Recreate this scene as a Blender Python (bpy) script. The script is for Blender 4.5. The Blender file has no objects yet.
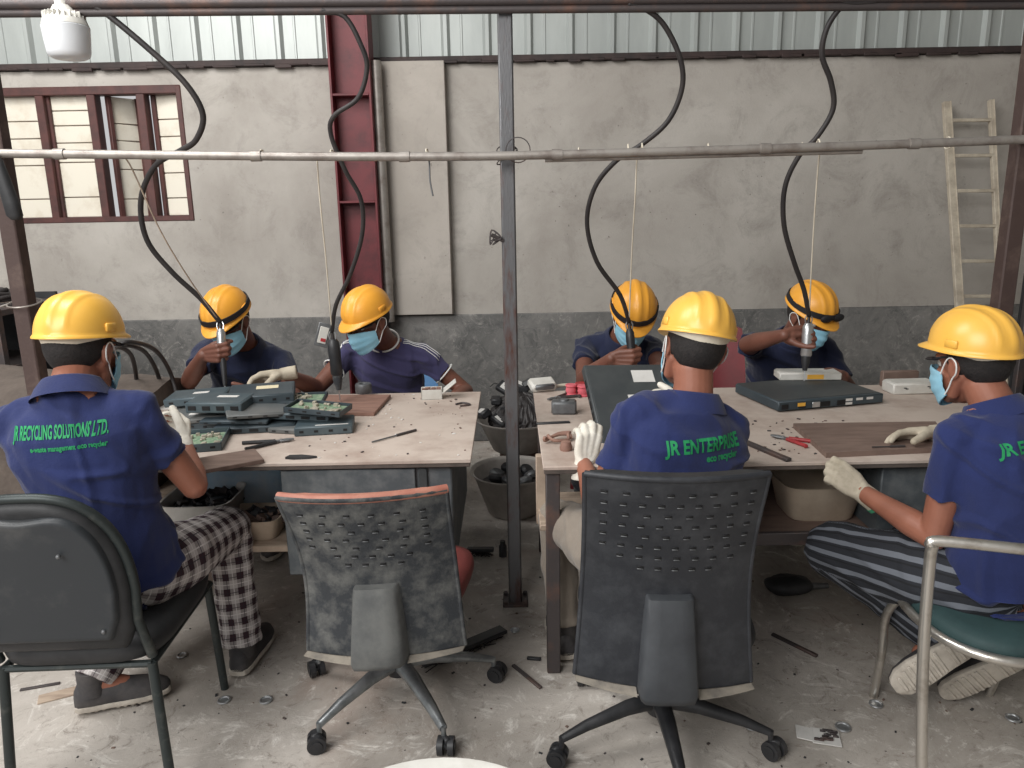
import bpy, bmesh, math, random
from mathutils import Vector, Matrix, noise
from mathutils.bvhtree import BVHTree
import numpy as np
R = math.radians
V = Vector
SC = bpy.context.scene
COL = SC.collection

# ------------------------------------------------------------ camera, world, light
CAM_H, FPX = 1.55, 760.0
cam_data = bpy.data.cameras.new('camera')
cam = bpy.data.objects.new('camera', cam_data)
COL.objects.link(cam)
cam_data.sensor_width = 36.0
cam_data.lens = 36.0 * FPX / 1024.0
cam_data.clip_start = 0.05
CM = Matrix.Translation((0, 0, CAM_H)) @ Matrix.Rotation(R(90 - 13.0), 4, 'X') @ Matrix.Rotation(R(-1.05), 4, 'Z')
cam.matrix_world = CM
SC.camera = cam

world = bpy.data.worlds.new('overcast sky')
SC.world = world
world.use_nodes = True
wn = world.node_tree.nodes
wn['Background'].inputs[0].default_value = (0.985, 0.99, 1.0, 1)
wn['Background'].inputs[1].default_value = 0.46

def area(name, loc, target, size, sy, power, color=(1, 1, 1)):
    l = bpy.data.lights.new(name, 'AREA')
    l.shape = 'RECTANGLE'; l.size = size; l.size_y = sy; l.energy = power; l.color = color
    o = bpy.data.objects.new(name, l); COL.objects.link(o)
    o.location = loc
    o.rotation_euler = (V(target) - V(loc)).to_track_quat('-Z', 'Y').to_euler()
    return o
area('daylight_open_bay', (-2.8, -1.6, 3.7), (-0.4, 3.2, 0.7), 3.5, 2.5, 212, (1.0, 0.985, 0.96))
area('left_wall_fill', (-2.4, 2.4, 4.2), (-1.2, 4.2, 0.8), 2.4, 1.6, 112, (1.0, 0.985, 0.96))  # added fill lamp, brightens the left wall so it falls off to the right
SC.view_settings.view_transform = 'Standard'
SC.view_settings.look = 'None'
SC.view_settings.gamma = 1.0
SC.view_settings.use_curve_mapping = False
SC.view_settings.exposure = 0.30

def at(px, py, Y=None, Z=None):
    """the point of the place seen at this pixel of the photograph, at a distance Y or a height Z"""
    d = CM.to_3x3() @ V(((px - 512) / FPX, -(py - 384) / FPX, -1.0))
    t = (Y / d.y) if Y is not None else ((Z - CAM_H) / d.z)
    return V((0, 0, CAM_H)) + d * t

# ------------------------------------------------------------ mesh builder
def basis(d, ref=None):
    d = V(d).normalized()
    ref = V(ref) if ref is not None else (V((0, 0, 1)) if abs(d.z) < 0.9 else V((0, 1, 0)))
    x = ref.cross(d)
    if x.length < 1e-5:
        x = V((1, 0, 0)).cross(d)
    x.normalize()
    y = d.cross(x).normalized()
    return x, y, d

def frame(o, x, y, z=None):
    x = V(x).normalized(); y = V(y); y = (y - x * y.dot(x)).normalized()
    z = x.cross(y)
    m = Matrix((x, y, z)).transposed().to_4x4(); m.translation = V(o)
    return m

def rot(rx=0, ry=0, rz=0):
    return Matrix.Rotation(R(rz), 4, 'Z') @ Matrix.Rotation(R(ry), 4, 'Y') @ Matrix.Rotation(R(rx), 4, 'X')

def T(x, y, z):
    return Matrix.Translation((x, y, z))

class MB:
    def __init__(self):
        self.v = []; self.f = []; self.m = []
    def add(self, vs, fs, mi=0, M=None):
        b = len(self.v)
        self.v += [tuple(M @ V(p)) for p in vs] if M is not None else [tuple(p) for p in vs]
        self.f += [tuple(i + b for i in f) for f in fs]
        self.m += [mi] * len(fs)
        return self
    def box(self, c, s, M=None, bev=0.0, mi=0):
        hx, hy, hz = s[0] / 2, s[1] / 2, s[2] / 2
        c = V(c)
        b = min(bev, hx * .9, hy * .9, hz * .9)
        if b <= 0:
            vs = [c + V((x * hx, y * hy, z * hz)) for x in (-1, 1) for y in (-1, 1) for z in (-1, 1)]
            fs = [(0, 1, 3, 2), (4, 6, 7, 5), (0, 4, 5, 1), (2, 3, 7, 6), (0, 2, 6, 4), (1, 5, 7, 3)]
            return self.add(vs, fs, mi, M)
        vs = []; idx = {}
        for x in (-1, 1):
            for y in (-1, 1):
                for z in (-1, 1):
                    for k in range(3):
                        p = [x * (hx - b), y * (hy - b), z * (hz - b)]
                        p[k] = (x, y, z)[k] * (hx, hy, hz)[k]
                        idx[(x, y, z, k)] = len(vs); vs.append(c + V(p))
        fs = []
        for k in range(3):
            for s_ in (-1, 1):
                o = [q for q in range(3) if q != k]
                loop = []
                for a, d in ((-1, -1), (1, -1), (1, 1), (-1, 1)):
                    t = [0, 0, 0]; t[k] = s_; t[o[0]] = a; t[o[1]] = d
                    loop.append(idx[(t[0], t[1], t[2], k)])
                fs.append(tuple(loop))
        for k in range(3):
            o = [q for q in range(3) if q != k]
            for a in (-1, 1):
                for d in (-1, 1):
                    t0 = [0, 0, 0]; t0[k] = -1; t0[o[0]] = a; t0[o[1]] = d
                    t1 = list(t0); t1[k] = 1
                    fs.append((idx[(*t0, o[0])], idx[(*t1, o[0])], idx[(*t1, o[1])], idx[(*t0, o[1])]))
        for x in (-1, 1):
            for y in (-1, 1):
                for z in (-1, 1):
                    fs.append(tuple(idx[(x, y, z, k)] for k in range(3)))
        return self.add(vs, fs, mi, M)
    def loft(self, rings, mi=0, cap=True, M=None, closed=True):
        n = len(rings[0]); vs = [p for r in rings for p in r]; fs = []
        for i in range(len(rings) - 1):
            for j in range(n if closed else n - 1):
                k = (j + 1) % n
                fs.append((i * n + j, i * n + k, (i + 1) * n + k, (i + 1) * n + j))
        if cap:
            fs.append(tuple(range(n - 1, -1, -1)))
            fs.append(tuple((len(rings) - 1) * n + j for j in range(n)))
        return self.add(vs, fs, mi, M)
    def tube(self, pts, rad, n=10, mi=0, ref=None, flat=1.0, round_=False, M=None, cap=True, loop=False):
        pts = [V(p) for p in pts]
        if not hasattr(rad, '__len__'):
            rad = [rad] * len(pts)
        rad = list(rad)
        dirs = []
        for i in range(len(pts)):
            if loop:
                d = pts[(i + 1) % len(pts)] - pts[i - 1]
            else:
                d = pts[min(i + 1, len(pts) - 1)] - pts[max(i - 1, 0)]
            dirs.append(d.normalized())
        x, y, _ = basis(dirs[0], ref)
        rings = []
        def ring(p, x, y, r):
            return [p + (x * math.cos(a) + y * math.sin(a) * flat) * r for a in (2 * math.pi * j / n for j in range(n))]
        frames = []
        for i, d in enumerate(dirs):
            if i:
                q = dirs[i - 1].rotation_difference(d)
                x = q @ x
                x = (x - d * x.dot(d)).normalized()
            y = d.cross(x)
            frames.append((x.copy(), y.copy()))
        if round_:
            d = dirs[0]
            for a in (80, 55, 28):
                rings.append(ring(pts[0] - d * rad[0] * math.sin(R(a)), *frames[0], rad[0] * math.cos(R(a))))
        for p, fr, r in zip(pts, frames, rad):
            rings.append(ring(p, *fr, r))
        if round_:
            d = dirs[-1]
            for a in (28, 55, 80):
                rings.append(ring(pts[-1] + d * rad[-1] * math.sin(R(a)), *frames[-1], rad[-1] * math.cos(R(a))))
        if loop:
            rings.append(rings[0])
            return self.loft(rings, mi, False, M)
        return self.loft(rings, mi, cap, M)
    def sphere(self, c, r, M=None, mi=0, nu=18, nv=12):
        if not hasattr(r, '__len__'):
            r = (r, r, r)
        c = V(c)
        vs = [c + V((0, 0, -r[2]))]; fs = []
        for i in range(1, nv):
            t = -math.pi / 2 + math.pi * i / nv
            for j in range(nu):
                a = 2 * math.pi * j / nu
                vs.append(c + V((r[0] * math.cos(t) * math.cos(a), r[1] * math.cos(t) * math.sin(a), r[2] * math.sin(t))))
        vs.append(c + V((0, 0, r[2])))
        for j in range(nu):
            fs.append((0, 1 + (j + 1) % nu, 1 + j))
            e = 1 + (nv - 2) * nu
            fs.append((len(vs) - 1, e + j, e + (j + 1) % nu))
        for i in range(nv - 2):
            for j in range(nu):
                a = 1 + i * nu + j; b = 1 + i * nu + (j + 1) % nu
                fs.append((a, b, b + nu, a + nu))
        return self.add(vs, fs, mi, M)
    def lathe(self, prof, n=32, M=None, mi=0, sx=1.0, sy=1.0):
        rings = [[V((r * math.cos(a) * sx, r * math.sin(a) * sy, z)) for a in (2 * math.pi * j / n for j in range(n))] for r, z in prof]
        return self.loft(rings, mi, True, M)
    def prism(self, outline, h, M=None, mi=0):
        n = len(outline)
        vs = [V((x, y, 0)) for x, y in outline] + [V((x, y, h)) for x, y in outline]
        fs = [tuple(range(n - 1, -1, -1)), tuple(range(n, 2 * n))] + [(i, (i + 1) % n, n + (i + 1) % n, n + i) for i in range(n)]
        return self.add(vs, fs, mi, M)
    def mesh(self, name):
        me = bpy.data.meshes.new(name)
        me.from_pydata(self.v, [], self.f)
        me.polygons.foreach_set('material_index', self.m)
        me.update()
        bm = bmesh.new(); bm.from_mesh(me)
        bmesh.ops.recalc_face_normals(bm, faces=bm.faces)
        bm.to_mesh(me); bm.free()
        return me

def rootof(o):
    while o.parent:
        o = o.parent
    return o

def put(name, me, mats, parent=None, smooth=38, origin=None):
    """link a mesh whose vertices are in world coordinates as one object"""
    if not isinstance(mats, (list, tuple)):
        mats = [mats]
    for m in mats:
        me.materials.append(m)
    if parent is not None:
        org = rootof(parent).location.copy()
    elif origin is not None:
        org = V(origin)
    else:
        xs = np.empty(len(me.vertices) * 3, dtype=np.float32); me.vertices.foreach_get('co', xs); xs = xs.reshape(-1, 3)
        lo = xs.min(0); hi = xs.max(0)
        org = V(((lo[0] + hi[0]) / 2, (lo[1] + hi[1]) / 2, lo[2]))
    me.transform(Matrix.Translation(-org))
    if smooth:
        me.shade_smooth() if hasattr(me, 'shade_smooth') else me.polygons.foreach_set('use_smooth', [True] * len(me.polygons))
        if smooth < 180:
            me.set_sharp_from_angle(angle=R(smooth))
    o = bpy.data.objects.new(name, me); COL.objects.link(o)
    if parent is not None:
        o.parent = parent
    else:
        o.location = org
    return o

def B(name, mb, mats, parent=None, smooth=38, origin=None):
    return put(name, mb.mesh(name), mats, parent, smooth, origin)

def tag(o, label=None, cat=None, group=None, kind=None):
    if label: o['label'] = label
    if cat: o['category'] = cat
    if group: o['group'] = group
    if kind: o['kind'] = kind
    return o

def thing(name, loc, label, cat, group=None):
    o = bpy.data.objects.new(name, None); COL.objects.link(o)
    o.location = V(loc); o.empty_display_size = .05
    return tag(o, label, cat, group)

def copy_tree(o, parent=None):
    c = o.copy(); COL.objects.link(c)
    c.parent = parent
    for ch in list(o.children):
        copy_tree(ch, c)
    return c

def catmull(pts, k=6):
    pts = [V(p) for p in pts]
    out = []
    for i in range(len(pts) - 1):
        p0 = pts[max(i - 1, 0)]; p1 = pts[i]; p2 = pts[i + 1]; p3 = pts[min(i + 2, len(pts) - 1)]
        for j in range(k):
            t = j / k
            out.append(0.5 * ((2 * p1) + (p2 - p0) * t + (2 * p0 - 5 * p1 + 4 * p2 - p3) * t * t + (3 * p1 - p0 - 3 * p2 + p3) * t ** 3))
    out.append(pts[-1])
    return out

# ------------------------------------------------------------ materials
def srgb(c):
    if max(c) > 1.0:
        c = [x / 255.0 for x in c]
    return tuple((x / 12.92 if x <= .04045 else ((x + .055) / 1.055) ** 2.4) for x in c) + (1.0,)

class NT:
    def __init__(self, name):
        self.mat = bpy.data.materials.new(name); self.mat.use_nodes = True
        self.t = self.mat.node_tree; self.n = self.t.nodes
        self.b = self.n['Principled BSDF']
    def new(self, ty, **kw):
        n = self.n.new(ty)
        for k, v in kw.items():
            if isinstance(k, str) and hasattr(n, k) and k not in n.inputs:
                setattr(n, k, v)
            else:
                n.inputs[k].default_value = v
        return n
    def link(self, a, b):
        self.t.links.new(a, b)
    def coord(self, kind='Object', scale=(1, 1, 1), rotv=(0, 0, 0)):
        tc = self.n.new('ShaderNodeTexCoord')
        mp = self.n.new('ShaderNodeMapping'); mp.inputs['Scale'].default_value = scale
        mp.inputs['Rotation'].default_value = rotv
        self.link(tc.outputs[kind], mp.inputs[0])
        return mp.outputs[0]
    def noise(self, vec, scale, detail=6, rough=.6, dist=0.0):
        n = self.n.new('ShaderNodeTexNoise')
        n.inputs['Scale'].default_value = scale; n.inputs['Detail'].default_value = detail
        n.inputs['Roughness'].default_value = rough; n.inputs['Distortion'].default_value = dist
        self.link(vec, n.inputs['Vector'])
        return n.outputs['Fac']
    def ramp(self, fac, lo, hi):
        r = self.n.new('ShaderNodeMapRange')
        r.inputs['From Min'].default_value = lo; r.inputs['From Max'].default_value = hi
        self.link(fac, r.inputs[0])
        return r.outputs[0]
    def mix(self, fac, a, b, mode='MIX'):
        m = self.n.new('ShaderNodeMix'); m.data_type = 'RGBA'; m.blend_type = mode
        for s, val in ((m.inputs[0], fac), (m.inputs[6], a), (m.inputs[7], b)):
            if isinstance(val, (int, float)): s.default_value = val
            elif isinstance(val, tuple): s.default_value = val
            else: self.link(val, s)
        return m.outputs[2]
    def math(self, op, a, b=None):
        m = self.n.new('ShaderNodeMath'); m.operation = op
        for s, val in ((m.inputs[0], a), (m.inputs[1], b)):
            if val is None: continue
            if isinstance(val, (int, float)): s.default_value = val
            else: self.link(val, s)
        return m.outputs[0]
    def bump(self, h, strength=.3, dist=.01):
        b = self.n.new('ShaderNodeBump'); b.inputs['Strength'].default_value = strength
        b.inputs['Distance'].default_value = dist
        self.link(h, b.inputs['Height']); self.link(b.outputs[0], self.b.inputs['Normal'])
    def color(self, c):
        if isinstance(c, tuple): self.b.inputs['Base Color'].default_value = c
        else: self.link(c, self.b.inputs['Base Color'])
    def rm(self, rough, metal=0.0):
        if isinstance(rough, (int, float)): self.b.inputs['Roughness'].default_value = rough
        else: self.link(rough, self.b.inputs['Roughness'])
        self.b.inputs['Metallic'].default_value = metal

def simple(name, col, col2=None, rough=.6, metal=0.0, scale=12, lo=.4, hi=.7, bump=0.0, bscale=60, bdist=.004, stretch=(1, 1, 1)):
    m = NT(name)
    vec = m.coord('Object', stretch)
    c1 = srgb(col)
    if col2 is not None:
        f = m.ramp(m.noise(vec, scale, 7, .65), lo, hi)
        m.color(m.mix(f, c1, srgb(col2)))
    else:
        f = m.ramp(m.noise(vec, scale, 4), .2, .8)
        m.color(m.mix(f, tuple(x * .93 for x in c1[:3]) + (1,), c1))
    m.rm(rough, metal)
    if bump:
        m.bump(m.noise(vec, bscale, 4), bump, bdist)
    return m.mat

M = {}
def concrete(name, a, b, dark, stain, bump=.25):
    m = NT(name); v = m.coord()
    c = m.mix(m.ramp(m.noise(v, .9, 8, .62, .4), .38, .62), srgb(a), srgb(b))
    c = m.mix(m.ramp(m.noise(v, 3.4, 12, .8, .5), .5, .8), c, srgb(dark))
    sp = m.math('MULTIPLY', m.ramp(m.noise(v, 38, 3, .6), .66, .74), m.ramp(m.noise(v, 1.7, 3), .45, .6))
    c = m.mix(sp, c, srgb(stain))
    m.color(c); m.rm(.9)
    m.bump(m.math('ADD', m.noise(v, 14, 8, .7), m.math('MULTIPLY', m.noise(v, 90, 4), .3)), bump, .012)
    return m.mat
M['wall'] = concrete('cement render', (182, 177, 170), (156, 150, 143), (132, 126, 120), (84, 78, 75))
M['pilaster'] = concrete('smooth cement pilaster', (184, 177, 169), (168, 161, 153), (148, 142, 135), (110, 104, 100), .15)
def dado():
    m = NT('scuffed bare cement dado'); v = m.coord('Object', (1, 1, 1))
    c = m.mix(m.ramp(m.noise(v, 1.6, 9, .7, .6), .35, .65), srgb((92, 92, 91)), srgb((132, 130, 127)))
    c = m.mix(m.ramp(m.noise(v, 5.5, 12, .8, 1.5), .5, .72), c, srgb((70, 71, 72)))
    c = m.mix(m.math('MULTIPLY', m.ramp(m.noise(v, 11, 12, .85, 1.6), .52, .66), m.ramp(m.noise(v, 1.1, 3), .38, .6)), c, srgb((172, 168, 163)))
    m.color(c); m.rm(.85); m.bump(m.noise(v, 12, 9, .75), .4, .015)
    return m.mat
M['dado'] = dado()
def floor_mat():
    m = NT('dusty worn concrete floor'); v = m.coord()
    c = m.mix(m.ramp(m.noise(v, 1.1, 8, .65, .6), .36, .62), srgb((198, 191, 183)), srgb((152, 145, 137)))
    c = m.mix(m.ramp(m.noise(v, .8, 6, .6, 1.0), .52, .75), c, srgb((146, 118, 102)))
    v2 = m.coord('Object', (1, 1, 1), (0, 0, .6))
    c = m.mix(m.math('MULTIPLY', m.ramp(m.noise(v2, 7, 12, .85, 2.2), .53, .63), .75), c, srgb((112, 101, 92)))
    c = m.mix(m.math('MULTIPLY', m.ramp(m.noise(v2, 5, 10, .8, 3.0), .54, .66), .75), c, srgb((226, 222, 215)))
    sp = m.math('MULTIPLY', m.ramp(m.noise(v, 60, 3, .6), .68, .73), m.ramp(m.noise(v, 2.6, 3), .42, .6))
    c = m.mix(sp, c, srgb((52, 47, 44)))
    m.color(c); m.rm(m.ramp(m.noise(v, 3, 4), -.6, 1.1)); m.bump(m.noise(v2, 9, 12, .8, 1.5), .35, .012)
    return m.mat
M['floor'] = floor_mat()
M['cladding'] = simple('pale grey coated sheet', (176, 181, 178), (156, 161, 159), .45, .2, 3, .35, .8, stretch=(2, 1, .4))
M['rail'] = simple('dark purlin', (62, 48, 46), (38, 32, 32), .7, 0, 8, bump=.3)
M['red_steel'] = simple('oxide red primer steel', (104, 36, 42), (74, 26, 32), .55, 0, 7, .45, .7, .15)
M['rust_dark'] = simple('dark rusty steel', (78, 72, 72), (110, 84, 74), .55, .35, 9, .5, .75, .3, 50)
M['post'] = simple('worn steel post', (104, 104, 106), (92, 60, 50), .45, .5, 7, .5, .68, .25, 50, stretch=(3, 3, .7))
M['brown_post'] = simple('dark brown painted post', (70, 54, 50), (105, 88, 80), .7, 0, 9, .5, .8, .3)
M['galv'] = simple('galvanised pipe', (160, 154, 148), (112, 100, 94), .45, .45, 14, .45, .8, .2)
M['ladder'] = simple('pale aluminium ladder', (204, 194, 176), (170, 158, 142), .6, .1, 14)
M['frame_brown'] = simple('brown red window paint', (88, 52, 48), (60, 38, 36), .6, 0, 9)
M['cream'] = simple('cream painted board', (226, 220, 205), (200, 188, 168), .7, 0, 6, .5, .8)
M['black_rubber'] = simple('black cable rubber', (38, 35, 36), (54, 49, 48), .55, 0, 8)
M['black_plastic'] = simple('black plastic', (34, 35, 38), (58, 58, 60), .45, 0, 8)
M['dusty_black'] = simple('dusty black shell', (42, 44, 49), (68, 70, 74), .5, 0, 14, .45, .8, .2)
M['dusty_grey_shell'] = simple('dust covered black shell', (50, 53, 57), (112, 112, 109), .75, 0, 16, .42, .74, .4, 90)
M['spine_grey'] = simple('dusty grey plastic cover', (112, 113, 111), (82, 84, 85), .7, 0, 9, bump=.2)
M['spine_dark'] = simple('dark grey plastic cover', (68, 71, 75), (56, 58, 62), .6, 0, 9, bump=.1)
M['orange_vinyl'] = simple('faded orange red vinyl', (178, 124, 106), (150, 84, 70), .6, 0, 9, bump=.1)
M['lip'] = simple('scuffed pale lip', (150, 142, 130), (96, 92, 88), .8, 0, 12)
M['bulb'] = simple('unlit frosted bulb', (224, 227, 231), None, .35)
M['red_vinyl'] = simple('dull red seat vinyl', (116, 52, 48), (96, 42, 40), .65, 0, 9, bump=.1)
M['red_plastic'] = simple('dark red plastic', (122, 30, 38), (98, 24, 30), .45, 0, 5)
M['blue_plastic'] = simple('blue plastic', (96, 150, 205), (120, 165, 210), .5, 0, 5)
M['chrome'] = simple('worn chrome tube', (205, 200, 192), (150, 140, 128), .28, .85, 16, .5, .8, .1)
M['base_metal'] = simple('scratched steel chair base', (150, 154, 156), (104, 108, 110), .35, .7, 18, .4, .75)
M['dull_metal'] = simple('dull grey metal', (120, 122, 124), (90, 90, 92), .5, .5, 14, bump=.1)
M['silver'] = simple('silver metal', (200, 202, 203), (160, 162, 164), .3, .8, 14)
M['green_seat'] = simple('dark green seat cover', (42, 66, 67), (34, 54, 56), .7, 0, 10, bump=.2)
M['black_fabric'] = simple('black seat vinyl', (34, 35, 37), (52, 52, 54), .6, 0, 9, bump=.2)
M['back_board'] = simple('scuffed dark backrest', (46, 50, 54), (84, 84, 84), .5, 0, 5, .5, .8, .15)
M['chair_leg'] = simple('scratched black green tube', (52, 58, 58), (92, 94, 90), .45, .4, 20, .55, .8)
M['tabletop'] = simple('dusty laminate top', (192, 178, 167), (162, 143, 132), .75, 0, 6, .42, .72, .2, 60)
M['top_edge'] = simple('raw top edge', (96, 86, 80), (70, 64, 60), .8, 0, 15)
M['desk_grey'] = simple('grey metal desk side', (82, 88, 92), (122, 125, 126), .55, .1, 9, .45, .75, .2)
M['wood'] = simple('worn brown board', (124, 104, 94), (98, 80, 72), .7, 0, 6, .4, .7, .15, stretch=(1, 5, 1))
M['wood_red'] = simple('reddish brown board', (150, 116, 102), (118, 88, 78), .7, 0, 6, .4, .7, .15, stretch=(1, 5, 1))
M['pale_wood'] = simple('pale plank', (176, 158, 140), (140, 122, 108), .8, 0, 7, bump=.2, stretch=(1, 6, 1))
M['teal'] = simple('dark teal device case', (66, 80, 87), (88, 99, 103), .5, .1, 6, .4, .75, .05)
M['teal2'] = simple('slate device case', (54, 65, 72), (72, 82, 87), .5, .1, 6, .4, .75, .05)
M['lid'] = simple('grey brown device lid', (92, 96, 97), (112, 112, 110), .6, .1, 5)
M['dark_case'] = simple('charcoal device case', (60, 64, 66), (80, 83, 83), .55, .1, 5, .4, .75)
M['dark_hole'] = simple('port opening', (18, 18, 20), None, .7)
M['pcb'] = simple('green circuit board', (110, 138, 112), (150, 165, 140), .5, 0, 70, .45, .6)
M['comp'] = simple('pale components', (190, 182, 165), (120, 112, 100), .5, .2, 60)
M['white_label'] = simple('white paper', (214, 212, 208), (196, 194, 190), .8, 0, 14)
M['yellow_label'] = simple('yellowed sticker', (226, 214, 180), None, .8)
M['amber_label'] = simple('amber sticker', (236, 178, 70), None, .7)
M['white_plastic'] = simple('off white plastic', (210, 208, 202), (190, 187, 179), .5, 0, 9)
M['beige_plastic'] = simple('beige bin plastic', (206, 190, 170), (180, 160, 140), .6, 0, 6)
M['pale_blue'] = simple('pale blue sack', (168, 196, 216), (206, 212, 216), .7, 0, 7, .4, .7, .3)
M['basin'] = simple('grey metal basin', (184, 178, 171), (150, 143, 137), .6, .0, 8)
M['red_grip'] = simple('red rubber grip', (176, 52, 56), (140, 38, 42), .5)
M['pink'] = simple('pink thread', (222, 110, 120), (200, 88, 100), .8)
M['brown_fab'] = simple('dusty brown cover', (96, 86, 79), (66, 58, 53), .9, 0, 5, .4, .7, .5, 12, .02)
M['helmet'] = simple('yellow safety helmet shell', (242, 188, 86), (236, 180, 74), .33, 0, 8, .3, .8)
M['helmet_deep'] = simple('orange yellow safety helmet shell', (236, 168, 62), (228, 158, 54), .36, 0, 8, .3, .8)
M['liner'] = simple('white helmet cradle', (224, 216, 198), (200, 190, 172), .7)
M['strap'] = simple('black elastic strap', (26, 25, 30), None, .7)
M['mask'] = simple('pale blue mask cloth', (140, 196, 220), (160, 208, 228), .85, 0, 10)
M['loop'] = simple('white elastic', (228, 228, 226), None, .8)
M['eye'] = simple('eye', (225, 222, 215), None, .3)
M['hair'] = simple('black hair', (24, 21, 21), (40, 35, 34), .75, 0, 60, .4, .7, .6, 160, .004)
M['glove'] = simple('white knitted glove', (224, 219, 208), (204, 197, 184), .95, 0, 25, .4, .7, .4, 260, .002)
M['glove_grey'] = simple('soiled grey glove', (188, 178, 160), (158, 148, 130), .95, 0, 22, .4, .7, .4, 260, .002)
M['green_cuff'] = simple('green cuff band', (70, 150, 110), None, .9)
def skin(name, c, c2):
    m = NT(name); v = m.coord()
    m.color(m.mix(m.ramp(m.noise(v, 9, 5), .35, .7), srgb(c), srgb(c2)))
    m.rm(.5); m.bump(m.noise(v, 140, 3), .08, .002)
    m.b.inputs['Subsurface Weight'].default_value = .02
    m.b.inputs['Subsurface Radius'].default_value = (.02, .008, .004)
    return m.mat
M['skin1'] = skin('warm brown skin', (156, 102, 82), (138, 88, 70))
M['skin2'] = skin('deep brown skin', (118, 76, 62), (102, 64, 52))
def cloth(name, c, c2, s=3.0):
    m = NT(name); v = m.coord()
    col = m.mix(m.ramp(m.noise(v, s, 6, .6), .35, .7), srgb(c), srgb(c2))
    m.color(col); m.rm(.9); m.bump(m.math('ADD', m.noise(v, 7, 4, .6, .6), m.math('MULTIPLY', m.noise(v, 300, 2), .15)), .35, .02)
    m.b.inputs['Sheen Weight'].default_value = .15
    return m.mat
M['royal'] = cloth('royal blue polo cloth', (29, 42, 94), (22, 33, 76))
M['navy'] = cloth('navy polo cloth', (24, 32, 62), (18, 26, 52))
M['purple'] = cloth('faded purple navy jersey', (60, 56, 92), (48, 46, 80))
M['dark_trouser'] = cloth('dark trouser cloth', (44, 46, 54), (34, 36, 42))
M['grey_trouser'] = cloth('dusty grey trouser cloth', (146, 136, 124), (122, 112, 102))
M['shoe'] = simple('dusty dark shoe', (58, 56, 58), (90, 86, 84), .7, 0, 9, .45, .75, .2)
M['sole'] = simple('pale worn sole', (196, 188, 176), (150, 142, 132), .8, 0, 14, bump=.3, bscale=40)
M['print'] = simple('green shirt print', (30, 148, 88), (26, 132, 80), .7)
def clothuv(name, kind):
    m = NT(name)
    a = m.n.new('ShaderNodeAttribute'); a.attribute_name = 'clothuv'
    sp = m.n.new('ShaderNodeSeparateXYZ'); m.link(a.outputs['Vector'], sp.inputs[0])
    def stripes(o, per, w, off=0.0):
        f = m.math('FRACT', m.math('ADD', m.math('DIVIDE', o, per), off))
        return m.math('LESS_THAN', f, w)
    if kind == 'plaid':
        u, v = sp.outputs[0], sp.outputs[1]
        c = srgb((186, 180, 178))
        fu = m.math('MULTIPLY', m.math('ADD', stripes(u, .052, .46), stripes(v, .052, .46)), .5)
        c = m.mix(fu, c, srgb((52, 30, 38)))
        th = m.math('MAXIMUM', stripes(u, .052, .06, .3), stripes(v, .052, .06, .3))
        c = m.mix(m.math('MULTIPLY', th, .8), c, srgb((214, 210, 208)))
        th = m.math('MAXIMUM', stripes(u, .052, .05, .75), stripes(v, .052, .05, .75))
        c = m.mix(m.math('MULTIPLY', th, .8), c, srgb((40, 34, 44)))
    else:
        u = sp.outputs[0]
        c = m.mix(stripes(u, .034, .34), srgb((34, 36, 42)), srgb((104, 108, 116)))
        c = m.mix(stripes(u, .034, .10, .25), c, srgb((22, 23, 27)))
    m.color(c); m.rm(.9)
    m.bump(m.noise(m.coord(), 9, 4), .35, .015)
    return m.mat
M['plaid'] = clothuv('plaid trouser cloth', 'plaid')
M['striped'] = clothuv('striped trouser cloth', 'stripe')
# ------------------------------------------------------------ people
def voxel(mb, size, smooth_it=3, name='body'):
    me = mb.mesh(name)
    o = bpy.data.objects.new('work', me); COL.objects.link(o)
    r = o.modifiers.new('r', 'REMESH'); r.mode = 'VOXEL'; r.voxel_size = size; r.adaptivity = 0
    if smooth_it:
        s = o.modifiers.new('s', 'SMOOTH'); s.factor = .5; s.iterations = smooth_it
    dg = bpy.context.evaluated_depsgraph_get(); dg.update()
    out = bpy.data.meshes.new_from_object(o.evaluated_get(dg))
    out.name = name
    bpy.data.objects.remove(o); bpy.data.meshes.remove(me)
    return out

def folds(me, amp, seed=0.0, sc=(7, 7, 3.2), mask=None):
    """push a cloth surface in and out in soft creases"""
    n = len(me.vertices)
    co = np.empty(n * 3, dtype=np.float32); me.vertices.foreach_get('co', co); co = co.reshape(-1, 3)
    no = np.array([v.normal[:] for v in me.vertices], dtype=np.float32)
    for i in range(n):
        p = co[i]
        q = V((p[0] * sc[0] + seed, p[1] * sc[1] - seed, p[2] * sc[2] + p[0] * 3))
        w = noise.noise(q); w2 = noise.noise(q * 2.3)
        w3 = noise.noise(V((p[0] * 5 + p[2] * 9 + seed, p[1] * 5 - p[2] * 4, p[2] * 2.2 + seed * 2)))
        d = (.5 - min(abs(w) * 5, 1.2)) * .5 + w2 * .35 + (.4 - min(abs(w3) * 6, 1.2)) * .75
        co[i] += no[i] * amp * d
    me.vertices.foreach_set('co', co.ravel()); me.update()

def ik(a, c, l1, l2, hint):
    a, c, hint = V(a), V(c), V(hint)
    d = c - a; L = d.length
    if L > (l1 + l2) * .995:
        s = L / ((l1 + l2) * .995); l1 *= s; l2 *= s
    k = (l1 * l1 - l2 * l2 + L * L) / (2 * L)
    h = math.sqrt(max(l1 * l1 - k * k, 0))
    u = d.normalized()
    w = hint - a; w = w - u * w.dot(u)
    if w.length < 1e-4: w = V((0, 0, -1)) - u * u.z * -1
    return a + u * k + w.normalized() * h

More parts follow.
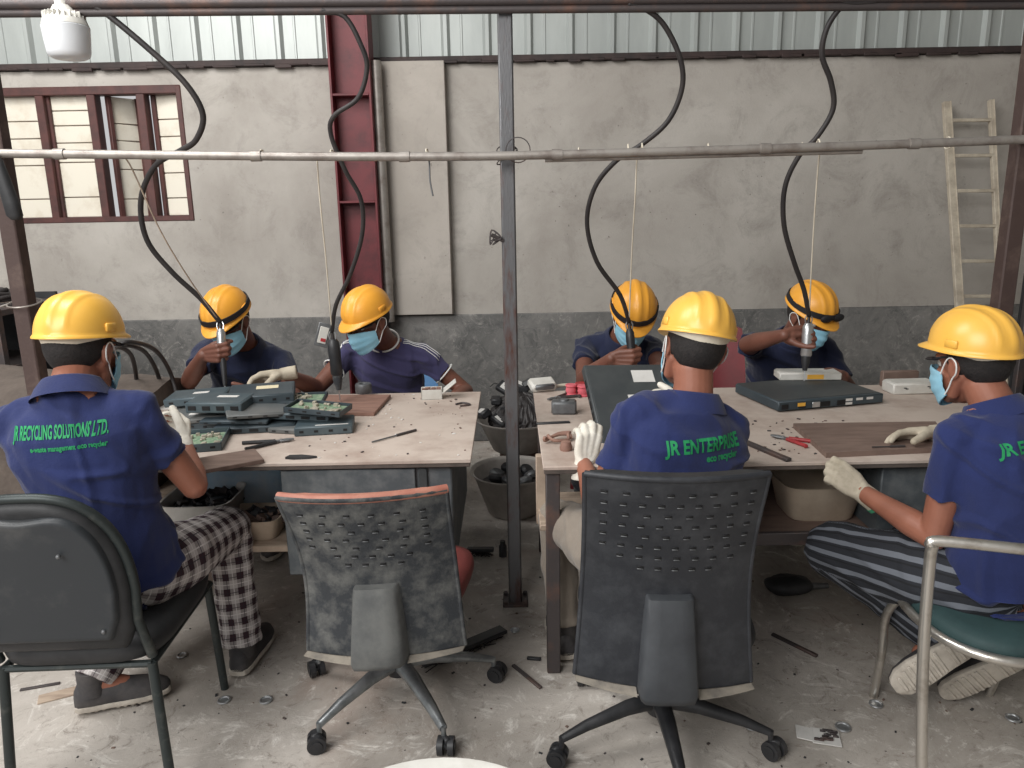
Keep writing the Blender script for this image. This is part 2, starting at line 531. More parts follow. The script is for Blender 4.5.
def ell_ring(c, x, y, a, b, n=28, p=2.3):
    out = []
    for j in range(n):
        t = 2 * math.pi * j / n
        ct, st = math.cos(t), math.sin(t)
        out.append(c + x * (a * math.copysign(abs(ct) ** (2 / p), ct)) + y * (b * math.copysign(abs(st) ** (2 / p), st)))
    return out

def hand_geo(mb, W, fdir, up, side, curl=(35, 45, 30), spread=4, scale=1.0, infl=0.0, thumb=(40, 20, 25), cuff=False, fr=None):
    """hand at wrist W; fdir the way the palm points, up the thumb side, side = +1 when the palm faces fdir x up"""
    x = V(fdir).normalized(); y = V(up); y = (y - x * y.dot(x)).normalized(); z = x.cross(y) * side   # z points out of the palm
    fm = Matrix((x, y, z)).transposed(); W = V(W)
    def P(a, b, c): return W + (fm @ V((a, b, c))) * scale
    r0 = infl
    rows = [(.031, .010, .080), (.010, .0105, .078), (-.011, .010, .072), (-.030, .0088, .062)]
    kn = [(.094, .032), (.098, .011), (.092, -.010), (.082, -.029)]
    for (yb, r, L), (kx, ky) in zip(rows, kn):
        mb.tube([P(.0, ky * .45, 0), P(.04, ky * .85, .0), P(kx, ky, -.001)], [(.0145 + r0) * scale, (.0145 + r0) * scale, (.0118 + r0) * scale], 10, round_=True)
    mb.tube([P(.03, .0, .006), P(.075, .0, .004)], [(.017 + r0) * scale, (.014 + r0) * scale], 10, round_=True)
    cs = curl
    for i, ((yb, r, L), (kx, ky)) in enumerate(zip(rows, kn)):
        a = 0; p = V((kx, ky, 0)); pts = [p.copy()]
        sp = math.tan(R(spread)) * (1.5 - i) * 1.0
        for k, fl in enumerate((.46, .31, .23)):
            c = cs[k] if not hasattr(cs[k], '__len__') else cs[k][i]
            a += R(c)
            p = p + V((math.cos(a), sp * math.cos(a), math.sin(a))) * L * fl
            pts.append(p.copy())
        rr = [r + r0 + .0005, r + r0, (r + r0) * .93, (r + r0) * .8]
        mb.tube([P(*q) for q in pts], [q * scale for q in rr], 10, round_=True)
    t0, t1, t2 = thumb
    p = V((.018, .018, .004)); pts = [p.copy()]
    a = R(t0); b = R(t1)
    d = V((math.cos(a) * math.cos(b), math.sin(a) * math.cos(b), math.sin(b)))
    for k, fl in enumerate((.045, .034, .028)):
        p = p + d * fl
        pts.append(p.copy())
        d = V((math.cos(a - R(t2) * (k + 1)) * math.cos(b), math.sin(a - R(t2) * (k + 1)) * math.cos(b), math.sin(b + R(6))))
    mb.tube([P(*q) for q in pts], [(q + r0) * scale for q in (.0165, .013, .0118, .0095)], 10, round_=True)
    if cuff:
        mb.tube([W - x * .055, W - x * .02, W + x * .015], [.034, .0335, .031], 16, ref=z, flat=.86)
    return fm

def head_matrix(c, yaw, pitch, roll=0):
    """local x right, y forward, z up"""
    return Matrix.Translation(V(c)) @ Matrix.Rotation(-R(yaw), 4, 'Z') @ Matrix.Rotation(-R(pitch), 4, 'X') @ Matrix.Rotation(R(roll), 4, 'Y')

def head_geo(mb, H):
    mb.sphere((0, -.012, .028), (.075, .096, .090), H, nu=28, nv=20)
    mb.sphere((0, .03, -.03), (.057, .060, .078), H, nu=24, nv=18)
    mb.sphere((0, .055, -.085), (.030, .030, .024), H)
    for s in (-1, 1):
        mb.tube([H @ V((s * .058, -.005, -.03)), H @ V((s * .05, .022, -.075)), H @ V((s * .022, .062, -.092))], [.017, .017, .014], 10, round_=True)
        mb.sphere((s * .036, .060, -.022), (.026, .026, .022), H)
        mb.tube([H @ V((s * .010, .083, .030)), H @ V((s * .034, .079, .034)), H @ V((s * .055, .060, .028))], [.008, .0085, .007], 8, round_=True)
        # ear: rim and lobe
        mb.sphere((s * .079, -.008, -.002), (.0075, .019, .030), H @ T(0, 0, 0) )
        mb.tube([H @ V((s * .078, .004, -.026)), H @ V((s * .083, -.010, -.012)), H @ V((s * .088, -.022, .010)), H @ V((s * .085, -.010, .028)), H @ V((s * .079, .006, .022))], [.005, .005, .0055, .005, .004], 8, round_=True)
        mb.sphere((s * .012, .098, -.028), (.009, .009, .008), H)
    mb.tube([H @ V((0, .084, .022)), H @ V((0, .100, -.008)), H @ V((0, .110, -.026))], [.0085, .0095, .012], 10, round_=True)
    mb.tube([H @ V((-.022, .082, -.056)), H @ V((0, .091, -.053)), H @ V((.022, .082, -.056))], [.005, .0075, .005], 8, round_=True)
    mb.tube([H @ V((-.018, .082, -.066)), H @ V((0, .089, -.067)), H @ V((.018, .082, -.066))], [.005, .008, .005], 8, round_=True)

def hair_mesh(H):
    mb = MB(); nu, nv = 48, 30; rings = []
    for i in range(nv + 1):
        t = -math.pi / 2 + .12 + (math.pi - .2) * i / nv
        ring = []
        for j in range(nu):
            a = 2 * math.pi * j / nu
            dx, dy, dz = math.cos(t) * math.cos(a), math.cos(t) * math.sin(a), math.sin(t)
            zl = .028 + .090 * dz
            f = dy / max(math.cos(t), .05)            # +1 front
            line = -.052 + .112 * max(0, min(1, (f + .55) / 1.15)) ** 1.3
            if 0.0 < f < .28: line -= .02
            k = max(0, min(1, (zl - line) / .016))
            s = .93 + .14 * k
            ring.append(H @ V((.075 * dx * s, -.012 + .098 * dy * s, .028 + .092 * dz * s - .004 * (1 - k))))
        rings.append(ring)
    mb.loft(rings)
    return mb

def helmet(H, parent, mat, strap='none', goggles=None, tilt=0.0, vent=True):
    """hard hat with ridges, rim and peak, in the head's frame"""
    A = H @ T(0, -.008, .052) @ Matrix.Rotation(R(-3 + tilt), 4, 'X')
    a, b, h = .103, .125, .116
    NU, NV = 96, 26
    def surf(al, u, off=0.0):
        k = math.cos(u * math.pi / 2) ** .86
        x = (a - off) * math.cos(al) * k; y = (b - off) * math.sin(al) * k
        z = (h - off) * math.sin(u * math.pi / 2) ** 1.0
        g = 0.0
        w = math.exp(-((x / .013) ** 4)); fade = max(0, min(1, u * 7 - .3))
        g += .005 * w * fade
        for s in (-1, 1):
            g += .003 * math.exp(-(((x - s * .040) / .007) ** 4)) * fade * (1 if math.sin(al) > -.9 else .5)
        n = V((x / a ** 2, y / b ** 2, z / h ** 2)).normalized()
        return V((x, y, z)) + n * g
    mb = MB(); rings = []
    def edge(al, e, dz):
        f = max(0, math.sin(al)); pk = f ** 3 * .038
        bk = max(0, -math.sin(al)) ** 4 * .004
        r = 1 + 0 * f
        x = (a + e * .005) * math.cos(al) * (1 + pk * .5); y = (b + e * (.004 + bk)) * math.sin(al) + e * pk
        return V((x, y, dz - e * (.004 + .30 * pk + .008 * (1 - f) * 0)))
    als = [2 * math.pi * j / NU for j in range(NU)]
    rings.append([edge(al, .0, -.003) * 1 for al in als])
    rings.append([edge(al, 1.0, -.004) for al in als])
    rings.append([edge(al, 1.0, .000) for al in als])
    rings.append([edge(al, .35, .002) for al in als])
    for i in range(NV):
        rings.append([surf(al, i / NV * .985 + .015) for al in als])
    mb.loft(rings, 0, False, A)
    n0 = len(mb.v)
    mb.add([A @ (surf(0, 1.0))], [])
    top = len(mb.v) - 1; base = len(rings) * NU - NU
    for j in range(NU):
        mb.f.append((base + j, base + (j + 1) % NU, top)); mb.m.append(0)
    # inside of the shell
    inner = [[edge(al, 0, -.003) for al in als]] + [[surf(al, i / 12 * .97 + .015, .006) - V((0, 0, .002)) for al in als] for i in range(13)]
    mb.loft(inner, 0, True, A)
    # side slots and little front crest
    for s in (-1, 1):
        mb.box((s * (a - .002), -.01, .020), (.008, .040, .024), A, .003)
    he = B('helmet', mb, mat, parent, 50)
    # cradle band under the rim at the back
    mb = MB(); rings = []
    for i, (z, e) in enumerate(((.006, -.013), (-.010, -.013), (-.026, -.018), (-.027, -.022), (-.010, -.018), (.006, -.018))):
        ring = []
        for j in range(41):
            al = math.pi + math.pi * j / 40
            dn = math.sin(math.pi * j / 40) ** 1.5
            zz = z if z > 0 else z * (.35 + .75 * dn)
            ring.append(V(((a + e) * math.cos(al), (b + e) * math.sin(al) - .0, zz)))
        rings.append(ring)
    rings.append(rings[0])
    mb.loft(rings, 0, False, A, closed=False)
    B('cradle', mb, M['liner'], he)
    if strap != 'none':
        mb = MB(); al0, al1 = (0, 2 * math.pi)
        lo = []; hi = []; o1 = []; o2 = []
        n = 64
        rgs = [[], [], [], []]
        for j in range(n + 1):
            al = 2 * math.pi * j / n
            f = max(0, math.sin(al))
            u0 = .04 + .03 * f; u1 = .16 + .05 * f
            if strap == 'low': u0 -= .02; u1 -= .04
            p0 = surf(al, u0); p1 = surf(al, u1)
            nn = V((math.cos(al), math.sin(al), .15))
            rgs[0].append(p0 + nn * .001); rgs[1].append(p0 + nn * .006); rgs[2].append(p1 + nn * .0075); rgs[3].append(p1 + nn * .001)
        for q in range(3):
            mb.loft([rgs[q], rgs[q + 1]], 0, False, A, closed=False)
        mb.loft([rgs[3], rgs[0]], 0, False, A, closed=False)
        B('goggle_strap', mb, M['strap'], he)
    if goggles == 'peak':       # goggles pushed up, resting over the peak
        mb = MB()
        for s in (-1, 1):
            mb.sphere((s * .035, b + .002, .024), (.034, .014, .019), A)
        mb.box((0, b + .004, .024), (.02, .012, .014), A, .004)
        B('goggle_lens', mb, M['strap'], he)
    return he

def eyewear(H, parent, z=.012):
    mb = MB()
    for s in (-1, 1):
        pts = [H @ V((s * .006, .104, z)), H @ V((s * .034, .100, z + .004)), H @ V((s * .066, .078, z + .004)), H @ V((s * .078, .05, z + .004))]
        mb.tube(catmull(pts, 4), .013, 8, ref=(H.to_3x3() @ V((0, 0, 1))), flat=.30)
        mb.tube([H @ V((s * .078, .05, z + .006)), H @ V((s * .084, .0, z + .012)), H @ V((s * .080, -.02, z + .004))], [.004, .0035, .003], 6)
    return B('safety_glasses', mb, M['strap'], parent)

def mask_geo(H, parent, down=0.0):
    mb = MB(); NA, NZ = 28, 18
    def srf(s, t, off):
        al = s * R(70)
        zt = .004 - .018 * abs(s) ** 2; zb = -.118 + .040 * abs(s) ** 1.6
        z = zt + (zb - zt) * t + down
        tm = 1 - abs(t - .36) * 1.2
        ry = .109 + .023 * max(0, tm) ** .7 * math.exp(-(s * 2.4) ** 2) + .004 - .020 * max(0, t - .6) / .4
        rx = .080 - .012 * max(0, t - .5)
        ry += .0018 * math.sin(t * math.pi * 7)
        return H @ V(((rx + off) * math.sin(al), (ry + off) * math.cos(al) - .002, z))
    o = [[srf(-1 + 2 * i / NA, j / NZ, .0) for i in range(NA + 1)] for j in range(NZ + 1)]
    inn = [[srf(-1 + 2 * i / NA, j / NZ, -.003) for i in range(NA + 1)] for j in range(NZ + 1)]
    mb.loft(o, 0, False, closed=False); mb.loft(inn, 0, False, closed=False)
    loop_o = o[0] + [r[-1] for r in o[1:]] + o[-1][::-1][1:] + [r[0] for r in o[::-1][1:-1]]
    loop_i = inn[0] + [r[-1] for r in inn[1:]] + inn[-1][::-1][1:] + [r[0] for r in inn[::-1][1:-1]]
    mb.loft([loop_o, loop_i], 0, False)
    m = B('face_mask', mb, M['mask'], parent, 60)
    for s in (-1, 1):
        a = srf(s, .04, .001); b = srf(s, .96, .001)
        Hs = lambda x, y, z: H @ V((s * x, y, z))
        pts = [a, Hs(.084, .012, .020), Hs(.088, -.008, .030), Hs(.0915, -.026, .016), Hs(.088, -.022, -.012), Hs(.080, -.002, -.030 + down), Hs(.074, .015, -.055 + down), b]
        mb = MB(); mb.tube(catmull(pts, 5), .0021, 6)
        B('ear_loop', mb, M['loop'], m)
    return m

UARM, FARM, THIGH, SHANK = .285, .255, .43, .41
def grip(G, fdir, up, side, r=.02):
    """the wrist of a hand whose palm closes on a handle of radius r running through G"""
    x = V(fdir).normalized(); y = V(up); y = (y - x * y.dot(x)).normalized(); z = x.cross(y) * side
    return V(G) - x * .082 - z * (.013 + r)


def person(sp):
    """one worker: a continuous body with hair, clothes, helmet and mask as its parts"""
    base = V((sp['pelvis'][0], sp['pelvis'][1], 0))
    root = thing('person', base, sp['label'], 'person', sp.get('group'))
    pel = V(sp['pelvis']); nk = V(sp['neck']); hc = V(sp['head'])
    yaw = sp['yaw']; pyaw = sp.get('pyaw', yaw)
    fw = V((math.sin(R(yaw)), math.cos(R(yaw)), 0)); rt = V((math.cos(R(yaw)), -math.sin(R(yaw)), 0))
    pfw = V((math.sin(R(pyaw)), math.cos(R(pyaw)), 0)); prt = V((math.cos(R(pyaw)), -math.sin(R(pyaw)), 0))
    rt = (rt + V((0, 0, sp.get('tilt', 0)))).normalized()
    spd = (nk - pel); 
    back = sp.get('hump', .05)
    mid = (pel + nk) * .5 - fw * back
    def spine(t):
        return pel * (1 - t) ** 2 + mid * 2 * t * (1 - t) + nk * t ** 2
    def sframe(t):
        d = (spine(min(t + .02, 1.05)) - spine(max(t - .02, -.05))).normalized()
        k = max(0, min(1, t * 1.4))
        x = (prt * (1 - k) + rt * k).normalized()
        y = d.cross(x).normalized()      # forward
        x = y.cross(d).normalized()
        return x, y, d
    # --- torso profile  t, half width, half depth
    prof = [(-.16, .10, .085), (-.10, .150, .110), (0, .168, .122), (.16, .158, .112), (.34, .140, .102), (.52, .150, .108), (.68, .166, .114), (.80, .172, .108), (.90, .150, .092), (.97, .100, .072), (1.02, .062, .058)]
    def torso(mb, inf=0.0, t0=-1, t1=2, belly=0.0, wk=1.0):
        rings = []
        for t, a, b in prof:
            if t < t0 or t > t1: continue
            x, y, d = sframe(t)
            rings.append(ell_ring(spine(t) + y * belly, x, y, a * wk + inf, b + inf))
        mb.loft(rings)
    sx, sy, sd = sframe(.88)
    shc = spine(.90)
    S = {}; E = {}; Wp = {}
    for s, k in ((1, 'R'), (-1, 'L')):
        adj = V(sp.get('sh' + k, (0, 0, 0)))
        S[k] = shc + sx * (s * .170) - sd * .016 + adj
        Wp[k] = V(sp['wrist' + k])
        E[k] = ik(S[k], Wp[k], UARM, FARM, sp['elbow' + k])
    HP = {}; K = {}; AN = {}
    for s, k in ((1, 'R'), (-1, 'L')):
        HP[k] = pel + prt * (s * .09) + V((0, 0, -.02)) + pfw * .02
        AN[k] = V(sp['ankle' + k])
        K[k] = ik(HP[k], AN[k], THIGH, SHANK, sp['knee' + k])
    H = head_matrix(hc, *sp['hrot'])
    # --- body
    mb = MB()
    torso(mb, -.010)
    nb = H @ V((0, -.025, -.045))
    mb.tube([spine(.93), nk, (nk + nb) * .5 - fw * .004, nb], [.066, .060, .055, .055], 20, round_=True)
    for s in (1, -1):
        mb.tube([nk + sd * .0 - fw * .01, shc + sx * s * .09 + sd * .006, shc + sx * s * .15 - sd * .014], [.045, .047, .05], 14, round_=True)
    head_geo(mb, H)
    for k in 'RL':
        mid_u = S[k].lerp(E[k], .35)
        mb.tube([S[k].lerp(shc, .2), S[k], mid_u, S[k].lerp(E[k], .8), E[k]], [.052, .052, .046, .040, .037], 18, round_=True)
        mb.tube([E[k], E[k].lerp(Wp[k], .28), E[k].lerp(Wp[k], .7), Wp[k]], [.038, .041, .031, .0255], 18, round_=True)
        hd = sp['hand' + k]
        gl = hd.get('glove')
        hand_geo(mb, Wp[k], hd['dir'], hd['up'], (-1 if k == 'R' else 1), hd.get('curl', (25, 30, 20)), hd.get('spread', 4), .97 if gl else 1.0, -.0015 if gl else 0.0, hd.get('thumb', (40, 20, 10)))
        mb.tube([HP[k], HP[k].lerp(K[k], .5), K[k], K[k].lerp(AN[k], .3), AN[k]], [.075, .066, .05, .048, .036], 18, round_=True)
        fd = V(sp['foot' + k]).normalized()
        mb.tube([AN[k], AN[k] + fd * .09 + V((0, 0, -.03 if fd.z > -.3 else 0))], [.034, .028], 12, round_=True)
    bme = voxel(mb, .0042, 2)
    # eyes
    mb = MB()
    for s in (-1, 1):
        mb.sphere((s * .031, .0695, .012), .0122, H, nu=16, nv=12)
        mb.sphere((s * .031, .0775, .011), .0060, H, 1, nu=12, nv=8)
    B('eyes', mb, [M['eye'], M['strap']], root)
    B('hair', hair_mesh(H), M['hair'], root, 180)
    # --- shirt
    mb = MB(); wide = sp.get('wide', 1.0)
    rings = []
    for t, a, b in prof:
        if t < -.11: continue
        x, y, d = sframe(t)
        loose = .020 + .016 * max(0, .45 - abs(t - .2)) / .45
        if t > .85: loose = .013
        if t > .96: loose = .011
        rings.append(ell_ring(spine(t) + y * .004, x, y, a * wide + loose, b + loose))
    hem = rings[0]
    mb.loft(rings)
    for s, k in ((1, 'R'), (-1, 'L')):
        e = E[k]; ln = sp.get('sleeve' + k, sp.get('sleeve', .68))
        end = S[k].lerp(e, ln); bd = (S[k] - e).normalized()
        mb.tube([shc + sx * s * .055 - sd * .008, shc + sx * s * .125 - sd * .012, S[k] - sd * .002, S[k].lerp(e, .25), S[k].lerp(e, ln * .7), end], [.062, .067, .066, .063, .060, .061], 22, round_=False)
    for s in (1, -1):
        mb.tube([nk - fw * .012 - sd * .022, shc + sx * s * .085 + sd * .010, shc + sx * s * .15 - sd * .012], [.056, .053, .058], 16, round_=True)
    sme = voxel(mb, .0062, 9, 'shirt')
    folds(sme, .0125, sp.get('seed', 1.0))
    bvs = BVHTree.FromPolygons([v.co.copy() for v in sme.vertices], [tuple(p.vertices) for p in sme.polygons])
    for v in bme.vertices:                 # keep the body under its shirt
        p = v.co
        if (p - nk).length < .085 and (p - spine(.955)).dot(sframe(.97)[2]) > 0: continue
        if (p - nk).dot(sd) > .03: continue
        skip = False
        for k in 'RL':
            ua = (E[k] - S[k]); t = (p - S[k]).dot(ua) / ua.length_squared
            ln = sp.get('sleeve' + k, sp.get('sleeve', .68))
            if t > ln - .10 and (p - S[k].lerp(E[k], min(t, 1))).length < .075: skip = True
        if skip: continue
        loc, nn, _, dist = bvs.find_nearest(p, .06)
        if loc is not None and (p - loc).dot(nn) > -.006:
            if min((p - W_).length for W_ in Wp.values()) < .32 and dist > .03: continue
            if (p - loc).dot(nn) < .045: v.co = loc - nn * .007
    body = put('body', bme, sp['skin'], root, 180)
    shirt = put('shirt', sme, sp['shirt'], root, 180)
    # collar
    cm = MB(); x, y, d = sframe(.99)
    cn = spine(.985) + d * .008
    nd = (nb - nk).normalized(); d2 = (d * .6 + nd * .4).normalized(); x2 = (x - d2 * x.dot(d2)).normalized(); y2 = d2.cross(x2)
    if sp.get('collar', 'polo') == 'polo':
        rgs = []
        for hgt, r in ((-.026, .101), (.004, .089), (.024, .076), (.029, .073), (.029, .068), (.008, .069), (-.010, .070)):
            rgs.append(ell_ring(cn + d2 * hgt, x2, y2, r, r * .93, 32, 2.0))
        cm.loft(rgs, 0, False)
        B('collar', cm, sp['shirt'], shirt, 180)
    else:
        ring = ell_ring(cn + d2 * .012, x2, y2, .074, .070, 32, 2.0)
        cm.tube(ring, .0045, 8, loop=True)
        B('collar', cm, M['loop'], shirt, 180)
        bv = BVHTree.FromPolygons([v.co + root.location for v in sme.vertices], [tuple(p.vertices) for p in sme.polygons])
        for s, k in ((1, 'R'), (-1, 'L')):        # three pale stripes along each shoulder
            for q in (-1, 0, 1):
                pts = []
                for i in range(13):
                    u = i / 12
                    a0 = shc + sx * s * (.075 + .10 * min(u * 1.6, 1)) ; p = a0 if u < .62 else S[k].lerp(E[k], (u - .62) * .9)
                    p = p + y * (q * .017 - .008)
                    hit = bv.ray_cast(p + sd * .3 + sx * s * .12, -(sd * .3 + sx * s * .12).normalized())
                    if hit[0] is not None: pts.append(hit[0] + hit[1] * .0015)
                if len(pts) > 3:
                    cm = MB(); cm.tube(pts, .0042, 8, ref=(0, 0, 1), flat=.35); B('shoulder_stripe', cm, M['loop'], shirt, 180)
            en = S[k].lerp(E[k], sp.get('sleeve' + k, sp.get('sleeve', .68)))
            xx, yy, _ = basis(S[k] - E[k])
            cm = MB(); cm.tube(ell_ring(en, xx, yy, .057, .057, 28, 2.0), .0035, 8, loop=True); B('sleeve_piping', cm, M['loop'], shirt, 180)
    # --- trousers
    mb = MB()
    rings = []
    for t, a, b in prof:
        if t > .2: continue
        x, y, d = sframe(t)
        rings.append(ell_ring(spine(t), x, y, a + .004, b + .004))
    mb.loft(rings)
    for k in 'RL':
        tk = sp.get('legw', 1.0)
        mb.tube([HP[k], HP[k].lerp(K[k], .3), HP[k].lerp(K[k], .75), K[k]], [.100, .096 * tk, .078 * tk, .070 * tk], 20, round_=True)
        end = K[k].lerp(AN[k], sp.get('hem', .93))
        mb.tube([K[k], K[k].lerp(AN[k], .25), K[k].lerp(AN[k], .6), end], [.070 * tk, .068 * tk, .062 * tk, .060 * tk], 20, round_=False)
    tme = voxel(mb, .0068, 7, 'trousers'); folds(tme, .007, sp.get('seed', 1.0) + 5, (8, 8, 5))
    if sp.get('uv'):
        n = len(tme.vertices); at_ = tme.attributes.new('clothuv', 'FLOAT_VECTOR', 'POINT'); out = np.zeros((n, 3), dtype=np.float32)
        bones = []
        for s, k in ((1, 'R'), (-1, 'L')):
            lat0 = prt
            for a, b, off in ((HP[k], K[k], 0.0), (K[k], AN[k], THIGH)):
                d = (b - a).normalized(); l = (lat0 - d * lat0.dot(d)).normalized()
                bones.append((a, b, d, l, d.cross(l), off, s))
        for i, vv in enumerate(tme.vertices):
            p = vv.co; best = None
            for (a, b, d, l, m_, off, s) in bones:
                t = max(0, min((b - a).length, (p - a).dot(d)))
                dist = (p - a - d * t).length
                if best is None or dist < best[0]:
                    q = p - a
                    ang = math.atan2(q.dot(l) * s, q.dot(m_))
                    best = (dist, ang * .075 + .3 * s, q.dot(d) + off)
            out[i] = (best[1], best[2], 0)
        at_.data.foreach_set('vector', out.ravel())
    put('trousers', tme, sp['trousers'], root, 180)
    # --- shoes
    for k in 'RL':
        fd = V(sp['foot' + k]).normalized(); an = AN[k]
        upv = V(sp.get('footup' + k, (0, 0, 1)))
        upv = (upv - fd * upv.dot(fd)).normalized(); lt = fd.cross(upv).normalized()
        o = an - upv * .085 - fd * .055           # heel end at sole level
        um, sm = MB(), MB(); ru = []; rs = []
        for u, w, hh in ((0.0, .022, .045), (.012, .032, .070), (.05, .037, .088), (.10, .038, .078), (.15, .043, .060), (.20, .046, .048), (.245, .040, .038), (.27, .024, .026), (.278, .010, .016)):
            c = o + fd * u
            ru.append([c + lt * (w * math.cos(t)) + upv * (.018 + hh * (max(0, math.sin(t)) ** .8 if math.sin(t) > 0 else 0) + (.0 if math.sin(t) > 0 else -.004 * -math.sin(t))) for t in (2 * math.pi * j / 20 for j in range(20))])
            rs.append([c + lt * ((w + .005) * math.copysign(abs(math.cos(t)) ** .6, math.cos(t))) + upv * (.010 + .012 * math.copysign(abs(math.sin(t)) ** .5, math.sin(t))) for t in (2 * math.pi * j / 16 for j in range(16))])
        um.loft(ru); sm.loft(rs)
        for i in range(12):
            if i in (4,): continue
            sm.box(o + fd * (.018 + i * .021) - upv * .003, (.05, .009, .006), frame((0, 0, 0), (1, 0, 0), (0, 1, 0)) if 0 else Matrix.Identity(4)) if 0 else None
            w = (.028, .034, .036, .037, .038, .041, .044, .046, .046, .044, .038, .028)[i]
            fm = frame(o + fd * (.018 + i * .021) - upv * .003, fd, lt); sm.box((0, 0, 0), (.011, w * 1.75, .008), fm, .002)
        um.tube([an + upv * .045, an, o + fd * .055 + upv * .05], [.043, .043, .045], 18)
        sh = B('shoe', um, M['shoe'], root, 60)
        B('sole', sm, M['sole'], sh, 40)
    # --- gloves
    for k in 'RL':
        hd = sp['hand' + k]
        if hd.get('glove'):
            mb = MB(); hand_geo(mb, Wp[k], hd['dir'], hd['up'], (-1 if k == 'R' else 1), hd.get('curl', (25, 30, 20)), hd.get('spread', 4), 1.0, .0022, hd.get('thumb', (40, 20, 10)), True)
            g = put('glove', voxel(mb, .0040, 2, 'glove'), M[hd['glove']], root, 180)
            if hd.get('band'):
                x = V(hd['dir']).normalized(); mb = MB()
                mb.tube([Wp[k] - x * .060, Wp[k] - x * .048], [.0355, .0355], 20)
                B('cuff_band', mb, M['green_cuff'], g)
    mask_geo(H, root, sp.get('maskdown', 0.0))
    helmet(H, root, sp['hat'], sp.get('strap', 'none'), sp.get('goggles'), sp.get('htilt', 0))
    if sp.get('glasses'): eyewear(H, root, sp['glasses'])
    # --- writing on the back
    for (txt, size, width, off_x, off_t, slant) in sp.get('print', []):
        cu = bpy.data.curves.new('txt', 'FONT'); cu.body = txt; cu.size = size; cu.align_x = 'LEFT'; cu.offset = size * .032
        cu.resolution_u = 3
        ob = bpy.data.objects.new('txt', cu); COL.objects.link(ob)
        dg = bpy.context.evaluated_depsgraph_get(); dg.update()
        me = bpy.data.meshes.new_from_object(ob.evaluated_get(dg)); bpy.data.objects.remove(ob)
        bm = bmesh.new(); bm.from_mesh(me)
        bmesh.ops.triangulate(bm, faces=bm.faces)
        for _ in range(1):
            bmesh.ops.subdivide_edges(bm, edges=[e for e in bm.edges if e.calc_length() > size * .2], cuts=1)
        bmesh.ops.triangulate(bm, faces=bm.faces)
        bm.to_mesh(me); bm.free()
        bv = BVHTree.FromPolygons([v.co + root.location for v in sme.vertices], [tuple(p.vertices) for p in sme.polygons])
        xmax = max(v.co.x for v in me.vertices); cx = width / xmax; off_x -= width / 2
        x, y, d = sframe(off_t); o = spine(off_t)
        xs = (x * math.cos(R(slant)) + d * math.sin(R(slant))); ds = (d * math.cos(R(slant)) - x * math.sin(R(slant)))
        for vtx in me.vertices:
            p = o + xs * (vtx.co.x * cx + off_x) + ds * vtx.co.y - y * .4
            h = bv.ray_cast(p, y)
            vtx.co = (h[0] - y * .0022) if h[0] is not None else p + y * .28
        put('lettering', me, M['print'], shirt, 0)
    return dict(root=root, S=S, E=E, W=Wp, H=H, shirt=shirt)
# ------------------------------------------------------------ the setting
WY = 5.0                                    # face of the back wall
def st(o): return tag(o, kind='structure')
WT = at(500, 63, Y=WY).z                    # top of the rendered wall
DT = at(500, 313.5, Y=WY).z                 # top of the bare dado
mb = MB(); mb.box((0, 1.9, -.05), (9.2, 6.8, .1)); st(B('floor', mb, M['floor'], origin=(0, 0, 0)))
wl, wr = -3.95, at(187, 150, Y=WY).x         # window opening
wb, wt = at(150, 221, Y=WY).z, at(150, 86, Y=WY).z
mb = MB()
mb.box(((wr + 4.5) / 2, WY + .1, (WT + DT) / 2), (4.5 - wr, .2, WT - DT))
mb.box(((wr - 4.5) / 2, WY + .1, (wb + DT) / 2), (wr + 4.5, .2, wb - DT))
mb.box(((wl - 4.5) / 2, WY + .1, (WT + wb) / 2), (wl + 4.5, .2, WT - wb))
mb.box(((wr + wl) / 2, WY + .1, (WT + wt) / 2), (wr - wl, .2, max(WT - wt, .02)))
st(B('wall_back', mb, M['wall'], origin=(0, WY, 0)))
mb = MB(); mb.box((0, WY + .085, DT / 2), (9.0, .2, DT), bev=.006); st(B('wall_back_lower', mb, M['dado'], origin=(0, WY, 0)))
# raised render panel beside the red column
p0, p1 = at(383, 200, Y=WY - .05), at(449, 200, Y=WY - .05)
mb = MB(); mb.box(((p0.x + p1.x) / 2, WY - .03, (WT + DT) / 2 + .01), (p1.x - p0.x, .08, WT - DT + .0), bev=.004); st(B('wall_back_pilaster', mb, M['pilaster'], origin=(0, WY, 0)))
# ribbed sheet cladding over the wall, seen a little behind it
mb = MB(); prof = []
x = -4.6
pitch = .262
while x < 4.6:
    for dx, dy in ((0, 0), (.018, -.028), (.040, -.028), (.058, 0), (.120, 0), (.124, -.006), (.134, -.006), (.138, 0)):
        prof.append((x + dx, WY + .16 + dy))
    x += pitch
lo = [V((a, b, WT - .12)) for a, b in prof]; hi = [V((a, b, 4.4)) for a, b in prof]
lo2 = [V((a, b + .01, WT - .12)) for a, b in prof]; hi2 = [V((a, b + .01, 4.4)) for a, b in prof]
mb.loft([lo, hi, hi2, lo2], 0, False, closed=False)
cl = st(B('wall_back_cladding', mb, M['cladding'], origin=(0, WY, 0), smooth=30))
mb = MB(); mb.box((0, WY + .04, WT + .022), (9.0, .15, .036), bev=.004)
rnd = random.Random(3)
for i in range(60):
    mb.box((-4.4 + i * .15 + rnd.uniform(-.05, .05), WY - .03, WT + .010 - rnd.uniform(0, .010)), (rnd.uniform(.05, .16), .02, rnd.uniform(.012, .026)), bev=.004)
st(B('trim_1', mb, M['rail'], origin=(0, WY, 0)))
mb = MB(); mb.box((4.55, .95, 2.2), (.1, 8.3, 4.4)); mb.box((2.75, -3.15, 2.2), (3.7, .1, 4.4)); st(B('wall_right_unseen', mb, M['wall'], origin=(4.5, 0, 0)))  # out of view, with a piece behind the camera; added to darken the right
